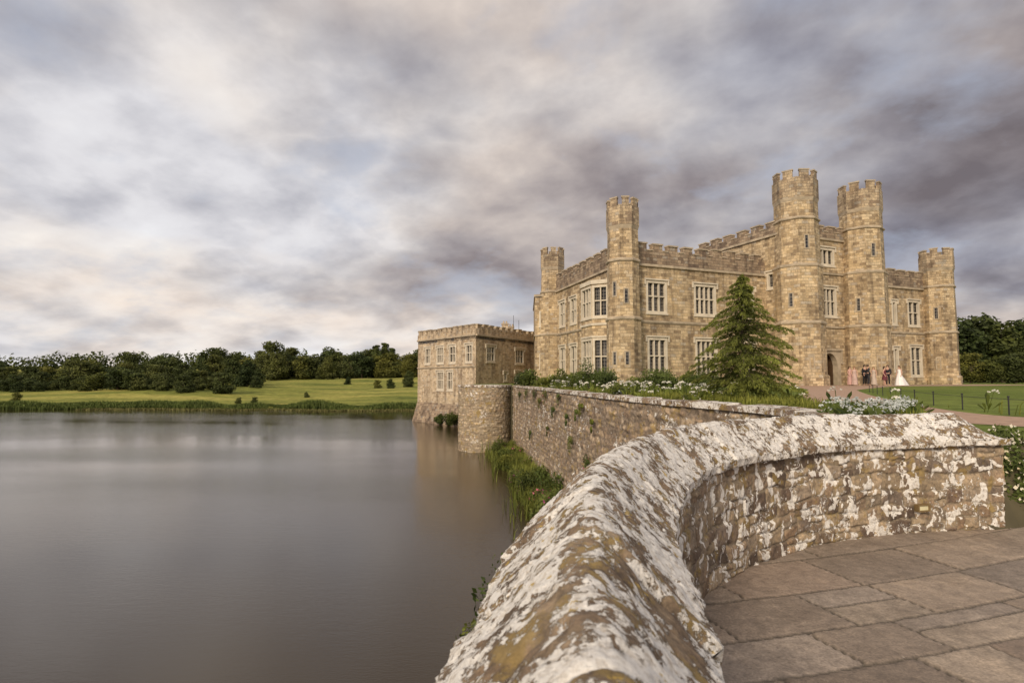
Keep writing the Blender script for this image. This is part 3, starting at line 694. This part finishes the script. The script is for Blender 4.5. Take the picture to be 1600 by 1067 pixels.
def tree_meshes(seed,h,w,n,leaf,pine=False):
    r=random.Random(seed); cl=[]
    tb=MB(); stick(tb,(0,0,-.5),(0,0,h*.55),h*.03,h*.018)
    for i in range(16 if not pine else 12):
        a=r.uniform(0,6.28); z=h*(r.uniform(.12,.86) if not pine else r.uniform(.25,.95)); rr=r.uniform(.1,.60)*w/2*(1.15-abs(z/h-.35)); s=w*r.uniform(.15,.27)*(1.15-z/h*.45)
        if pine: s*=.75
        cl.append((rr*math.cos(a),rr*math.sin(a),z,s,s,s*(.8 if not pine else .5)))
        stick(tb,(0,0,h*r.uniform(.15,.5)),(cl[-1][0],cl[-1][1],z),h*.012,h*.004,4)
    cl.append((0,0,h*.45 if not pine else h*.6,w*.32,w*.32,h*(.36 if not pine else .25)))
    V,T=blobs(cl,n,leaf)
    return tb,V,T
FT=[]
for k in range(6):
    h,w=(10,9.5-k*.8) if k<4 else (12,7)
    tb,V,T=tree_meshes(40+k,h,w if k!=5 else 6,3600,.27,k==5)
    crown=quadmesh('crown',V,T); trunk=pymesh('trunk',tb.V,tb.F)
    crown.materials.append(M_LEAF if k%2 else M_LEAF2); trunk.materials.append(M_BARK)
    FT.append((trunk,crown,h))
def place_tree(k,x,y,z,s,rz,label,group,sy=1.0):
    trunk,crown,h=FT[k]
    e=bpy.data.objects.new('tree',None); e.location=(x,y,z); e.rotation_euler=(0,0,rz); e.scale=(s*sy,s*sy,s); e.empty_display_size=.2; COL.objects.link(e)
    e['label']=label; e['category']='tree'; e['group']=group
    for nm,me in (('trunk',trunk),('crown',crown)):
        c=bpy.data.objects.new(nm,me); c.parent=e; COL.objects.link(c)
def ptree(px,Y,hgt,k=None,sy=1.0,g='trees along the far bank of the lake',lab='broadleaf tree with dense dark green crown on the grassy bank'):
    x=(px-800)/890*Y; k=R.randrange(5) if k is None else k
    place_tree(k,x,Y,th(x,Y)-.5,hgt/FT[k][2],R.uniform(0,6.28),lab if k!=5 else 'tall narrow pine standing above the meadow',g,sy)
for i in range(54):
    px=-25+i*8+R.uniform(-4,4); Y=R.uniform(152,190); ptree(px,Y,R.uniform(6.5,9.5)*(1+.45*noise.noise(Vector((px*.018,3,0))))*R.choice((.8,1,1,1.2)),sy=R.uniform(1.0,1.45))
for i in range(17):
    px=190+i*10+R.uniform(-5,5); ptree(px,R.uniform(130,148),R.uniform(3.5,6.8),sy=1.5)
for i in range(12):
    px=-10+i*15+R.uniform(-7,7); ptree(px,R.uniform(138,150),R.uniform(2.8,5.5),sy=1.6)
for px,Y,h in ((375,108,2.2),(400,112,1.6),(30,112,2.4),(480,128,2.2),(65,150,6),(130,150,9),(150,155,8),(590,165,3.2),(610,160,3.4),(640,165,3.6),(400,150,4),(640,185,5),(545,180,3),(340,140,4)): ptree(px,Y,h,sy=1.3,lab='rounded bush on the grass near the water')
for i in range(56):
    px=340+i*5.9+R.uniform(-3,3); Y=R.uniform(215,265); ptree(px,Y,R.uniform(9,12.5)*(1+.4*noise.noise(Vector((px*.02,7,0))))*R.choice((.75,1,1,1.15)),sy=R.uniform(1.0,1.45))
for px,h,Y in ((588,15.5,245),(601,16.5,250),(612,14,240),(318,12,190)): ptree(px,Y,h,5,.9)
for px,Y,h,k in ((1500,80,9.5,1),(1530,84,10.5,0),(1565,80,8.8,3),(1600,84,10,2),(1630,82,10,1),(1480,92,9,2),(1550,95,11,1),(1590,96,11,3),(1515,70,4,0),(1585,68,4.2,2),(1548,69,3.2,1)):
    x=(px-800)/890*Y; place_tree(k,x,Y,GZ-.1,h/FT[k][2],R.uniform(0,6),'dark leafy parkland tree beyond the castle lawn','parkland trees beyond the castle',1.25)
cl=[]
for i in range(170):
    x=-560+i*6+R.uniform(-3,3); y=R.uniform(380,430); cl.append((x,y,th(x,y)+3,7,7,R.uniform(6,11)))
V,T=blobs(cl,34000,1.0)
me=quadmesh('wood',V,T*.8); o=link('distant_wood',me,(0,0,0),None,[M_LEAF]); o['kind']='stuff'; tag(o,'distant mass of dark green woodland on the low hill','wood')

def blades(P,hmin,hmax,w,lean=.3,hs=None):
    n=len(P); h=NR.uniform(hmin,hmax,n)[:,None]
    if hs is not None: h=h*np.asarray(hs)[:,None]
    a=NR.uniform(0,6.28,n); d=np.stack([np.cos(a),np.sin(a),0*a],1); s=np.stack([-np.sin(a),np.cos(a),0*a],1)
    l=NR.random(n)[:,None]*lean; up=np.array([0,0,1.0]); 
    b0=P-s*w; b1=P+s*w; m=P+up*h*.6+d*l*h*.4; t=P+up*h+d*l*h*1.3-up*l*h*.3
    V=np.stack([b0,b1,m+s*w*.7,m-s*w*.7],1).reshape(-1,3); V2=np.stack([m-s*w*.7,m+s*w*.7,t+s*w*.1,t-s*w*.1],1).reshape(-1,3)
    T=np.clip(NR.random(n),0,1); return np.concatenate([V,V2]),np.concatenate([np.repeat(T*.6,4),np.repeat(T*.7+.3,4)])
xx=NR.uniform(-125,-10,24000); yy=np.array([shore(x) for x in xx])+NR.uniform(-.6,4.0,len(xx))**1.0; zz=np.maximum(WATER,np.array([th(x,y) for x,y in zip(xx,yy)]))
hs=np.array([max(.2,.6+1.0*noise.noise(Vector((x*.13,0,2)))) for x in xx])
V,T=blades(np.stack([xx,yy,zz],1),.5,1.3,.09,.3,hs); o=link('reeds',quadmesh('reeds',V,T),(0,0,0),None,[M_REED]); o['kind']='stuff'; tag(o,'green reeds fringing the far shore of the lake','reeds')
xx=NR.uniform(-75,5,5000); yy=np.array([shore(x) for x in xx])-NR.uniform(0,4,len(xx))*NR.random(len(xx)); V,T=blades(np.stack([xx,yy,np.full(len(xx),WATER)],1),.1,.35,.12); o=link('water_weed',quadmesh('water_weed',V,T),(0,0,0),None,[M_DRY]); o['kind']='stuff'; tag(o,'pale water weed floating beside the far shore','water plants')
def wallpt(u,off): 
    p,t=rline(u); r=Vector((-t.y,t.x)); q=p+r*off; return q
Pn=[];
for i in range(18000):
    y=NR.uniform(14,43); u=rline.L*(.10+.9*(y-9)/34) ; q=wallpt(u,abs(NR.normal())*.75+.05); 
    if noise.noise(Vector((q.x*.9,q.y*.45,0)))>-.1: Pn.append((q.x,q.y,WATER))
V,T=blades(np.array(Pn),.3,1.1,.022,.7); o=link('bank_grass',quadmesh('bank_grass',V,T),(0,0,0),None,[M_REED]); o['kind']='stuff'; tag(o,'tall green reeds and grass at the foot of the moat wall','reeds')
def shrub(loc,cl,n,leaf,mat,label,name='shrub',cat='shrub',group=None,flower=None,asp=.5):
    V,T=blobs(cl,n,leaf,asp,.35)
    o=link(name,quadmesh(name,V,T),loc,None,[mat]); tag(o,label,cat,group)
    tb=MB()
    for c in cl: stick(tb,(c[0]*.2,c[1]*.2,-.05),(c[0],c[1],c[2]),.02 if n>500 else .004,.008 if n>500 else .002,5)
    st=pymesh('stem',tb.V,tb.F); link('stem',st,loc,o,[M_BARK])
    if flower:
        Vf,Tf=blobs(cl,flower[0],flower[1],.8,.92); link('blossom',quadmesh('blossom',Vf,Tf),loc,o,[flower[2]])
    return o
rs=random.Random(5)
def mkcl(w,h,k):
    return [(rs.uniform(-w,w)*.6,rs.uniform(-w,w)*.6,h*rs.uniform(.25,.7),w*rs.uniform(.35,.55),w*rs.uniform(.35,.55),h*rs.uniform(.25,.42)) for _ in range(k)]
for k in range(28):
    u=.40+.59*k/27+rs.uniform(-.01,.01); s=rs.uniform(.5,1.0); q=wallpt(rline.L*u,rs.uniform(.2,1.4))
    shrub((q.x,q.y,WATER),mkcl(s,s*rs.uniform(.9,1.7),5),900,.06,(M_REED,M_SHRUB,M_REED,M_SHRUB2)[k%4],'leafy waterside bush at the foot of the moat wall',group='waterside bushes',flower=(60,.045,M_PINK) if k%4==0 else None)
for k,(px,Y,w,h,n) in enumerate(((815,42,1.0,1.5,1200),(838,38,1.1,1.3,1400),(862,34,.9,.9,1200),(885,31,1.0,1.1,1400),(908,28,.8,1.1,1300),(930,25,.9,1.6,1900),(945,22,.7,1.1,1300),(1032,24,.9,1.1,1700),(1060,20,.9,1.0,2200),(1090,24,.9,.8,1500),(1000,30,1.0,.8,1200),(930,40,1.4,1.1,1600),(1110,38,1.2,1.0,1500),(900,43,1.3,1.2,1500),(1030,42,1.3,.9,1400),(1190,42,1.1,.9,1300),(975,18,.5,.5,1000),(1120,16,.5,.45,1000),(1005,20,.6,.6,1000),(1085,14,.4,.35,900))):
    x=(px-800)/890*Y; shrub((x,Y,GZ-.02),mkcl(w,h,7),int(n*1.3),.045 if Y<30 else .07,M_SHRUB if k%3 else M_SHRUB2,'rounded green garden shrub in the border along the wall',group='shrubs in the castle border',flower=None if rs.random()<.4 else (70,.035,M_PETAL))
for t_,s in ((2.5,1.2),(4.5,1.1),(6.5,.8),(.5,1.5)):
    q=fa(t_,WATER,.9); shrub(q,mkcl(s,s*1.5,6),1300,.10,M_SHRUB2,'scrubby bush growing at the waterline below the keep',group='bushes at the foot of the keep')
for (u,z,s) in ((.78,.7,.34),(.70,.72,.30),(.66,.35,.22),(.62,.75,.36),(.60,-.9,.14),(.56,.1,.20),(.52,.72,.22),(.47,.0,.16),(.45,-.9,.26),(.42,.3,.14),(.40,.55,.2),(.38,-1.3,.26),(.36,.1,.13),(.74,-1.6,.2),(.86,.5,.25)):
    q=wallpt(rline.L*u,.12); shrub((q.x,q.y,z),[(-.03,0,-.1,s*.5,s,s*.8),(-.05,rs.uniform(-.2,.2),-.35,s*.3,s*.6,s),(-.02,rs.uniform(-.4,-.1),-.1,s*.3,s*.5,s*.6)],420,.026,M_SHRUB if rs.random()<.6 else M_SHRUB2,'small trailing plant rooted in the rubble wall',name='wall_plant',cat='plant',group='plants rooted in the moat wall',flower=(16,.022,M_PINK) if rs.random()<.4 else None)
for (x,y,z,s) in ((-.10,2.75,.42,.09),(0.0,3.2,.36,.13),(-.16,2.35,.40,.07),(.5,4.3,.0,.25)):
    shrub((x,y,z),[(0,0,0,s,s,s*1.3),(-.03,-.03,-.12,s*.7,s*.7,s)],220,.016,M_SHRUB,'leafy weed growing on the outer face of the parapet',name='wall_plant',cat='plant',group='weeds on the parapet')
ppts=np.array([(p.x,p.y) for p in pc.pts[::4]])
def onpath(x,y,m=1.35):
    return np.min((ppts[:,0]-x)**2+(ppts[:,1]-y)**2)<(m+max(0,(y-24)*.12))**2
Pn=[]
for i in range(20000):
    y=6.8+34*NR.random()**1.6; xl=wallpt(rline.L*min(1,max(0,(y-6.2)/37)),0).x; x=xl+.4+abs(NR.normal())*(.8+.05*y)
    if onpath(x,y): continue
    if y<10 and x/y>.72: continue
    Pn.append((x,y,GZ))
V,T=blades(np.array(Pn),.08,.32,.011,.7); o=link('border_grass',quadmesh('border_grass',V,T),(0,0,0),None,[M_REED]); o['kind']='stuff'; tag(o,'rough long grass and herbs along the garden border','grass')
def umbels(pts,hlo,hhi,size,name,label):
    Vs=[];Ts=[];MI=[]
    for (x,y,z) in pts:
        h=rs.uniform(hlo,hhi); lx,ly=rs.uniform(-.1,.1),rs.uniform(-.1,.1); s=.006
        a=np.array([x,y,z]); b=np.array([x+lx,y+ly,z+h])
        Vs.append(np.array([a+[-s,0,0],a+[s,0,0],b+[s,0,0],b+[-s,0,0]])); Ts.append(np.full(4,.4)); MI.append(0)
        for k in range(7):
            o_=np.array([rs.uniform(-.2,.2),rs.uniform(-.2,.2),h*rs.uniform(.2,.85)]); Vs.append(np.array([a+o_*.3,a+o_+[.035,0,0],a+o_*1.15,a+o_-[.035,0,0]])); Ts.append(np.full(4,rs.random())); MI.append(0)
        n=20; r=size*rs.uniform(.5,1.3); ang=NR.uniform(0,6.28,n); rr=np.sqrt(NR.random(n))*r
        C=b+np.stack([rr*np.cos(ang),rr*np.sin(ang),.25*r-.5*rr**2/r+NR.normal(size=n)*.008],1)
        nn=np.tile([0,-.4,1.0],(n,1))+.7*unit(n); V_,T_=quads(C,nn/np.linalg.norm(nn,axis=1,keepdims=True),np.full(n,size*.26),.8,np.clip(NR.random(n)*1.2,0,1)); Vs.append(V_);Ts.append(T_);MI+= [1]*n
    o=link(name,quadmesh(name,np.concatenate(Vs),np.concatenate(Ts),MI),(0,0,0),None,[M_SHRUB,M_PETAL]); o['kind']='stuff'; tag(o,label,'flowers')
pts=[]
for i in range(560):
    y=9+24*rs.random()**1.3; xl=wallpt(rline.L*min(1,(y-6.2)/37),0).x; x=xl+.4+abs(rs.gauss(0,1))*1.6
    if not onpath(x,y) and noise.noise(Vector((x*.6,y*.3,4)))>-.05: pts.append((x,y,GZ))
umbels(pts,.22,.55,.085,'white_flowers','white flat-topped umbel flowers scattered through the border')
pts=[(rs.uniform(3.9,6.1),rs.uniform(6.6,9.0),GZ) for _ in range(330)]; pts=[p for p in pts if p[0]>wallpt(rline.L*min(1,(p[1]-6.2)/37),0).x+.2 and p[0]/p[1]<.70]
umbels(pts,.16,.36,.055,'white_flowers','bank of white umbel flowers directly behind the parapet')
for (x,y,z,s) in ((5.30,5.98,.0,.26),(5.25,6.2,.25,.30),(5.55,5.95,.05,.32),(5.75,6.15,.25,.34),(6.1,6.0,.05,.36),(5.45,6.45,.45,.26),(5.95,6.5,.45,.28)):
    shrub((x,y,z),[(0,0,.18,s,s*.7,.22),(.1,0,.32,s*.8,s*.7,.16),(-.08,.05,.08,s*.7,s*.6,.16)],2400,.022,M_SHRUB,'leafy bush with white blossom beside the paving',group='blossoming bushes by the paving',flower=(190,.02,M_PETAL))

def conifer(x,y,h,wr):
    e=empty('conifer_tree',(x,y,GZ),'young drooping conifer with uneven tiers standing on the lawn','tree')
    r=random.Random(77); tb=MB(); pts=[(0,0,-.05),(.02,0,h*.3),(-.02,.02,h*.6),(.01,0,h*.97)]; rad=[.055,.045,.028,.006]
    for i in range(3): stick(tb,pts[i],pts[i+1],rad[i],rad[i+1],8)
    C=[];Dr=[];T=[]
    nb=118
    for i in range(nb):
        f=.12+.86*(i/nb)**1.15; z=f*h; a=i*2.399+r.uniform(-.5,.5)
        L=wr*(1-f)**.80*r.uniform(.55,1.12)*(1 if f>.2 else .85)+.06
        if math.sin(i*.6)<-.6: L*=.6
        ca_,sa_=math.cos(a),math.sin(a); p0=Vector((0,0,z)); prev=p0; up=r.uniform(.0,.34)
        for k in range(1,7):
            s=k/6; p=Vector((ca_*L*s,sa_*L*s,z+L*(up*s-.38*s*s)))
            stick(tb,prev,p,.012*(1-s)+.003,.012*(1-s)+.002,4); prev=p
        n=int(60+260*L)
        for k in range(n):
            s=r.uniform(.12,1.04); lat=r.gauss(0,.15)*L*(1.2-s); dz=-abs(r.gauss(0,.05))-abs(lat)*.25
            C.append((ca_*L*s-sa_*lat,sa_*L*s+ca_*lat,z+L*(up*s-.38*s*s)+dz+.02)); Dr.append((ca_*.6-sa_*(lat*3)+r.gauss(0,.3),sa_*.6+ca_*lat*3+r.gauss(0,.3),-.5+r.gauss(0,.35)))
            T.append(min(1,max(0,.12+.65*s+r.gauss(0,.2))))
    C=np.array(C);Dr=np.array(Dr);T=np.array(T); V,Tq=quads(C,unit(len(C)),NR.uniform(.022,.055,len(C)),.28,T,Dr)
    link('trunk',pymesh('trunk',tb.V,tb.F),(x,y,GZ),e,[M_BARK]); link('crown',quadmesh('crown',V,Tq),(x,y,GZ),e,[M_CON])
conifer(5.68,14.0,3.25,1.98)

fence=empty('lawn_fence',(10,14,GZ),'low black iron post and rail fence edging the lawn','fence')
fl_=[]
for i in range(13):
    u=pc.L*(.46+.036*i); p,t=pc(u); r=Vector((-t.y,t.x)); q=p+r*1.5; fl_.append((q.x,q.y))
for (x,y) in fl_:
    mb=MB(); stick(mb,(x,y,GZ-.05),(x,y,GZ+.30),.012,.012,8); mb.prism(ngon((x,y),.02,8),GZ+.30,GZ+.33); mb.build('post',(x,y,GZ),fence,[M_IRON])
for (a,b) in zip(fl_,fl_[1:]):
    mb=MB(); stick(mb,(*a,GZ+.27),(*b,GZ+.27),.005,.005,6); mb.build('rail',(*a,GZ+.27),fence,[M_IRON])

# ---------------------------------------------------------------- people
def skinmesh(verts,edges,rad,root,sub=1):
    me=bpy.data.meshes.new('tmp'); me.from_pydata(verts,edges,[]); o=bpy.data.objects.new('tmp',me); COL.objects.link(o)
    m=o.modifiers.new('s','SKIN'); m.use_smooth_shade=True
    for i,r in enumerate(rad): me.skin_vertices[0].data[i].radius=(r,r) if not isinstance(r,tuple) else r
    me.skin_vertices[0].data[root].use_root=True
    if sub: s=o.modifiers.new('u','SUBSURF'); s.levels=sub; s.render_levels=sub
    dg=bpy.context.evaluated_depsgraph_get(); dg.update(); out=bpy.data.meshes.new_from_object(o.evaluated_get(dg))
    bpy.data.objects.remove(o); return out
SK={'pel':((0,0,.95),(.15,.10)),'spi':((0,0,1.15),(.125,.09)),'che':((0,0,1.33),(.15,.10)),'nec':((0,0,1.46),.05),'hd1':((0,-.01,1.55),.075),'hd2':((0,-.005,1.63),.082),
 'shL':((.17,0,1.39),.055),'elL':((.23,.03,1.12),.04),'wrL':((.22,-.07,.90),.026),'haL':((.22,-.10,.83),.028),
 'shR':((-.17,0,1.39),.055),'elR':((-.23,.03,1.12),.04),'wrR':((-.20,-.10,.92),.026),'haR':((-.19,-.14,.86),.028),
 'hiL':((.09,0,.90),.085),'knL':((.10,-.02,.50),.058),'anL':((.10,.02,.09),.038),'toL':((.10,-.12,.035),.03),
 'hiR':((-.09,0,.90),.085),'knR':((-.11,-.01,.50),.058),'anR':((-.12,.03,.09),.038),'toR':((-.13,-.11,.035),.03)}
ED=[('pel','spi'),('spi','che'),('che','nec'),('nec','hd1'),('hd1','hd2'),('che','shL'),('shL','elL'),('elL','wrL'),('wrL','haL'),('che','shR'),('shR','elR'),('elR','wrR'),('wrR','haR'),('pel','hiL'),('hiL','knL'),('knL','anL'),('anL','toL'),('pel','hiR'),('hiR','knR'),('knR','anR'),('anR','toR')]
def sub(keys,add,fingers=False,sub_=1):
    k=[q for q in SK if q in keys]; ix={q:i for i,q in enumerate(k)}; v=[SK[q][0] for q in k]
    rad=[(SK[q][1][0]+add,SK[q][1][1]+add) if isinstance(SK[q][1],tuple) else SK[q][1]+add for q in k]; e=[(ix[a],ix[b]) for a,b in ED if a in ix and b in ix]
    if fingers:
        for h,s in (('haL',1),('haR',-1)):
            b=Vector(SK[h][0])
            for f,(dy,l) in enumerate(((-.028,.065),(-.010,.085),(.010,.08),(.028,.062))):
                v.append(tuple(b+Vector((0,dy,-l)))); rad.append(.009); e.append((ix[h],len(v)-1))
            v.append(tuple(b+Vector((-.02*s,-.05,-.025)))); rad.append(.011); e.append((ix[h],len(v)-1))
    root=ix.get('pel',0)
    return skinmesh(v,e,rad,root,sub_)
BODY=sub(set(SK),0,True); JACK=sub({'pel','spi','che','shL','elL','wrL','shR','elR','wrR'},.018); TROU=sub({'pel','hiL','knL','anL','hiR','knR','anR'},.016)
bm=bmesh.new(); bm.from_mesh(BODY)
for sx in (-.03,.03): bmesh.ops.create_icosphere(bm,subdivisions=1,radius=.011,matrix=Matrix.Translation((sx,-.083,1.60)))
bmesh.ops.create_icosphere(bm,subdivisions=1,radius=.015,matrix=Matrix.Translation((0,-.092,1.575)))
bm.to_mesh(BODY); bm.free()
M_SKIN=plain('skin',(.55,.33,.24),.6,5,.95,1.05); BODY.materials.append(M_SKIN)
def hairmesh(long_):
    bm=bmesh.new(); bmesh.ops.create_icosphere(bm,subdivisions=3,radius=.105,matrix=Matrix.Translation((0,.012,1.625)))
    for v in bm.verts:
        if v.co.y<-.035 and v.co.z<1.66: v.co.y=-.035+ (v.co.y+.035)*.1
        if long_ and v.co.y>.02 and v.co.z<1.6: v.co.z-=.16*(1.6-v.co.z)/.08; v.co.y+=.02
    me=bpy.data.meshes.new('hair'); bm.to_mesh(me); bm.free(); me.polygons.foreach_set('use_smooth',[True]*len(me.polygons)); return me
HS,HL=hairmesh(False),hairmesh(True)
def dressmesh(hem,flare,train=0):
    prof_=[(1.40,.13,.085),(1.33,.165,.115),(1.15,.135,.10),(1.02,.155,.12),(.9,.175+flare*.15,.15),(.6,.19+flare*.5,.18+flare*.5),(hem,.21+flare,.2+flare)]; n=28; V=[];F=[]
    for k,(z,rx,ry) in enumerate(prof_):
        for i in range(n):
            a=2*math.pi*i/n; f=1+(.06*math.cos(a*7) if k>3 else 0); yy=ry*f*math.sin(a); 
            if train and k>=5 and yy>0: yy+=train*(yy/ry)*(1 if k==6 else .3)
            V.append((rx*f*math.cos(a),yy,z))
    for k in range(len(prof_)-1):
        for i in range(n): j=(i+1)%n; F.append((k*n+i,k*n+j,(k+1)*n+j,(k+1)*n+i))
    return pymesh('dress',V,F,None,True)
def person(px,Y,rz,outfit,label,hair,h=1.0,col=None,col2=None):
    x=(px-800)/890*Y
    o=bpy.data.objects.new('person',BODY); o.location=(x,Y,GZ); o.rotation_euler=(0,0,rz); o.scale=(h,h,h); COL.objects.link(o); tag(o,label,'person')
    def ch(nm,me,mat,loc=(0,0,0)):
        me=me.copy(); me.materials.clear(); me.materials.append(mat); c=bpy.data.objects.new(nm,me); c.parent=o; c.location=loc; COL.objects.link(c)
    ch('hair',HL if outfit!='suit' else HS,plain('hair',hair,.6,8))
    if outfit=='suit':
        ch('jacket',JACK,plain('cloth',col,.8)); ch('trousers',TROU,plain('cloth',col2 or col,.8))
    elif outfit=='bride': ch('dress',dressmesh(.02,.16,.6),plain('white_satin',(.82,.80,.78),.5,3,.93,1.05))
    else: ch('dress',dressmesh(.08 if outfit=='long' else .5,.04),plain('cloth',col,.7))
person(1327,49.5,.3,'long','woman in a long pale pink bridesmaid dress standing by the gate',(.12,.07,.03),.98,(.56,.34,.30))
person(1334,49.0,-.4,'long','woman in a long dusky pink dress turned to the group',(.25,.15,.07),.96,(.52,.37,.32))
person(1350,50.0,.2,'suit','man in a black suit talking on the forecourt',(.03,.02,.015),1.04,(.012,.012,.015))
person(1355.5,49.0,1.4,'suit','man in a dark grey suit facing his companions',(.08,.05,.03),1.05,(.03,.03,.035))
person(1364,49.6,-.8,'long','woman in a cream dress standing beside the men',(.3,.2,.1),.95,(.50,.41,.34))
person(1381,49.0,.6,'short','woman in a short dark red dress on the path',(.05,.03,.02),.96,(.12,.02,.03))
person(1386,49.8,-.9,'suit','man in a dark suit next to the bride',(.05,.03,.02),1.04,(.015,.014,.02))
person(1404,48.6,-1.25,'bride','bride in a white gown with a long train',(.16,.09,.04),.99)

# ---------------------------------------------------------------- world
w=bpy.data.worlds.new('World'); scene.world=w; w.use_nodes=True; nt=w.node_tree; nt.nodes.clear(); g=N(nt)
SE,SR=math.radians(27),math.radians(-152)
sky=g.new('ShaderNodeTexSky',sky_type='NISHITA'); sky.sun_disc=False; sky.sun_elevation=SE; sky.sun_rotation=SR; sky.air_density=1; sky.dust_density=2
dirv=g.new('ShaderNodeTexCoord').outputs['Generated']; sx=g.new('ShaderNodeSeparateXYZ'); g.put(sx,0,dirv)
z=g.math('ADD',g.math('MAXIMUM',sx.outputs[2],0.0),.32)
cx=g.math('DIVIDE',sx.outputs[0],z); cy=g.math('DIVIDE',sx.outputs[1],z)
cv=g.new('ShaderNodeCombineXYZ'); g.put(cv,0,cx); g.put(cv,1,cy)
pv=g.mapping(cv.outputs[0],(1,1,1),(0,0,.35),(3.1,1.7,0))
big=g.noise(pv,1.1,3,.45,.1); mid=g.noise(g.mapping(pv,(1,1,1),(0,0,0),(0,4,0)),2.6,8,.54,.12)
# billow: folded noise gives rounded cloud bodies
bil=g.noise(g.mapping(pv,(1,1,1),(0,0,0),(8,1,3)),3.2,5,.5,.1); bil=g.math('ABSOLUTE',g.math('SUBTRACT',bil,.5))
b=g.math('ADD',g.math('MULTIPLY',big,.55),g.math('ADD',g.math('MULTIPLY',mid,.78),g.math('MULTIPLY',bil,-.55)))   # mean ~.61
b=g.math('ADD',b,.045)
def blob(px,py,rad,amp,bb):
    u=(px-800)/890; v=(533.5-py)/890; d=Vector((u,.998-v*.0638,.0638+v*.998)).normalized()
    dn=g.new('ShaderNodeVectorMath',operation='DISTANCE'); g.put(dn,0,dirv); dn.inputs[1].default_value=d
    q=g.math('DIVIDE',dn.outputs['Value'],rad); q=g.math('MULTIPLY',q,q); q=g.math('MULTIPLY',q,-1.0); q=g.math('EXPONENT',q)
    return g.math('MULTIPLY_ADD',q,amp,bb)
for (px,py,rad,amp) in ((150,60,.40,.09),(560,260,.20,.10),(250,260,.2,.05),(850,100,.3,.02),(1500,320,.30,-.14),(1250,60,.30,-.08),(1100,330,.25,-.08),(740,370,.13,-.08),(120,430,.13,-.07),(1570,100,.25,-.10),(1150,180,.1,.05),(600,110,.16,-.05)): b=blob(px,py,rad,amp,b)
hz=g.ramp(sx.outputs[2],[(0,.20),(.06,.10),(.13,.02),(1,0)]); b=g.math('ADD',b,hz)
cc=g.ramp(b,[(.30,(.165,.15,.17)),(.44,(.265,.248,.275)),(.56,(.395,.375,.395)),(.68,(.55,.52,.52)),(.82,(.78,.73,.70)),(1,(.93,.88,.83))])
wn=g.noise(pv,1.3,4,.5); cc=g.mix(1.0,cc,g.ramp(wn,[(.38,(.93,.98,1.06)),(.5,(1,1,1)),(.62,(1.07,1.0,.93))]),'MULTIPLY')
cl10=g.mix(1.0,cc,(10.4,10.4,10.4),'MULTIPLY')
nv=g.new('ShaderNodeVectorMath',operation='MULTIPLY'); g.put(nv,0,sky.outputs[0]); nv.inputs[1].default_value=(.8,.8,.85)
hole=g.noise(g.mapping(pv,(1,1,1),(0,0,.2),(7,2,0)),2.4,7,.56,.15); hm=g.ramp(hole,[(.54,0),(.68,.5)])
blue=g.mix(.75,nv.outputs[0],(5.4,5.9,7.1))
colr=g.mix(hm,cl10,blue)
bg=g.new('ShaderNodeBackground'); g.put(bg,0,colr); bg.inputs[1].default_value=.1
wo=g.new('ShaderNodeOutputWorld'); nt.links.new(bg.outputs[0],wo.inputs[0])
sl=bpy.data.lights.new('sun','SUN'); sl.energy=3.1; sl.angle=math.radians(16); sl.color=(1.0,.85,.66)
so=bpy.data.objects.new('sun',sl); COL.objects.link(so)
az=SR
sd=Vector((math.sin(az)*math.cos(SE),math.cos(az)*math.cos(SE),math.sin(SE)))
so.rotation_euler=sd.to_track_quat('Z','Y').to_euler()
so.location=sd*50
cam=bpy.data.cameras.new('camera'); cam.lens=20.03; cam.sensor_width=36; cam.clip_start=.02; cam.clip_end=5000
cam.dof.use_dof=True; cam.dof.focus_distance=6; cam.dof.aperture_fstop=5.6
co=bpy.data.objects.new('camera',cam); co.location=(0,0,CAMZ); co.rotation_euler=(math.radians(93.66),0,0); COL.objects.link(co); scene.camera=co
for o in bpy.data.objects:
    if '_w' in o: del o['_w']
scene.view_settings.view_transform='Standard'; scene.view_settings.look='None'; scene.view_settings.exposure=0
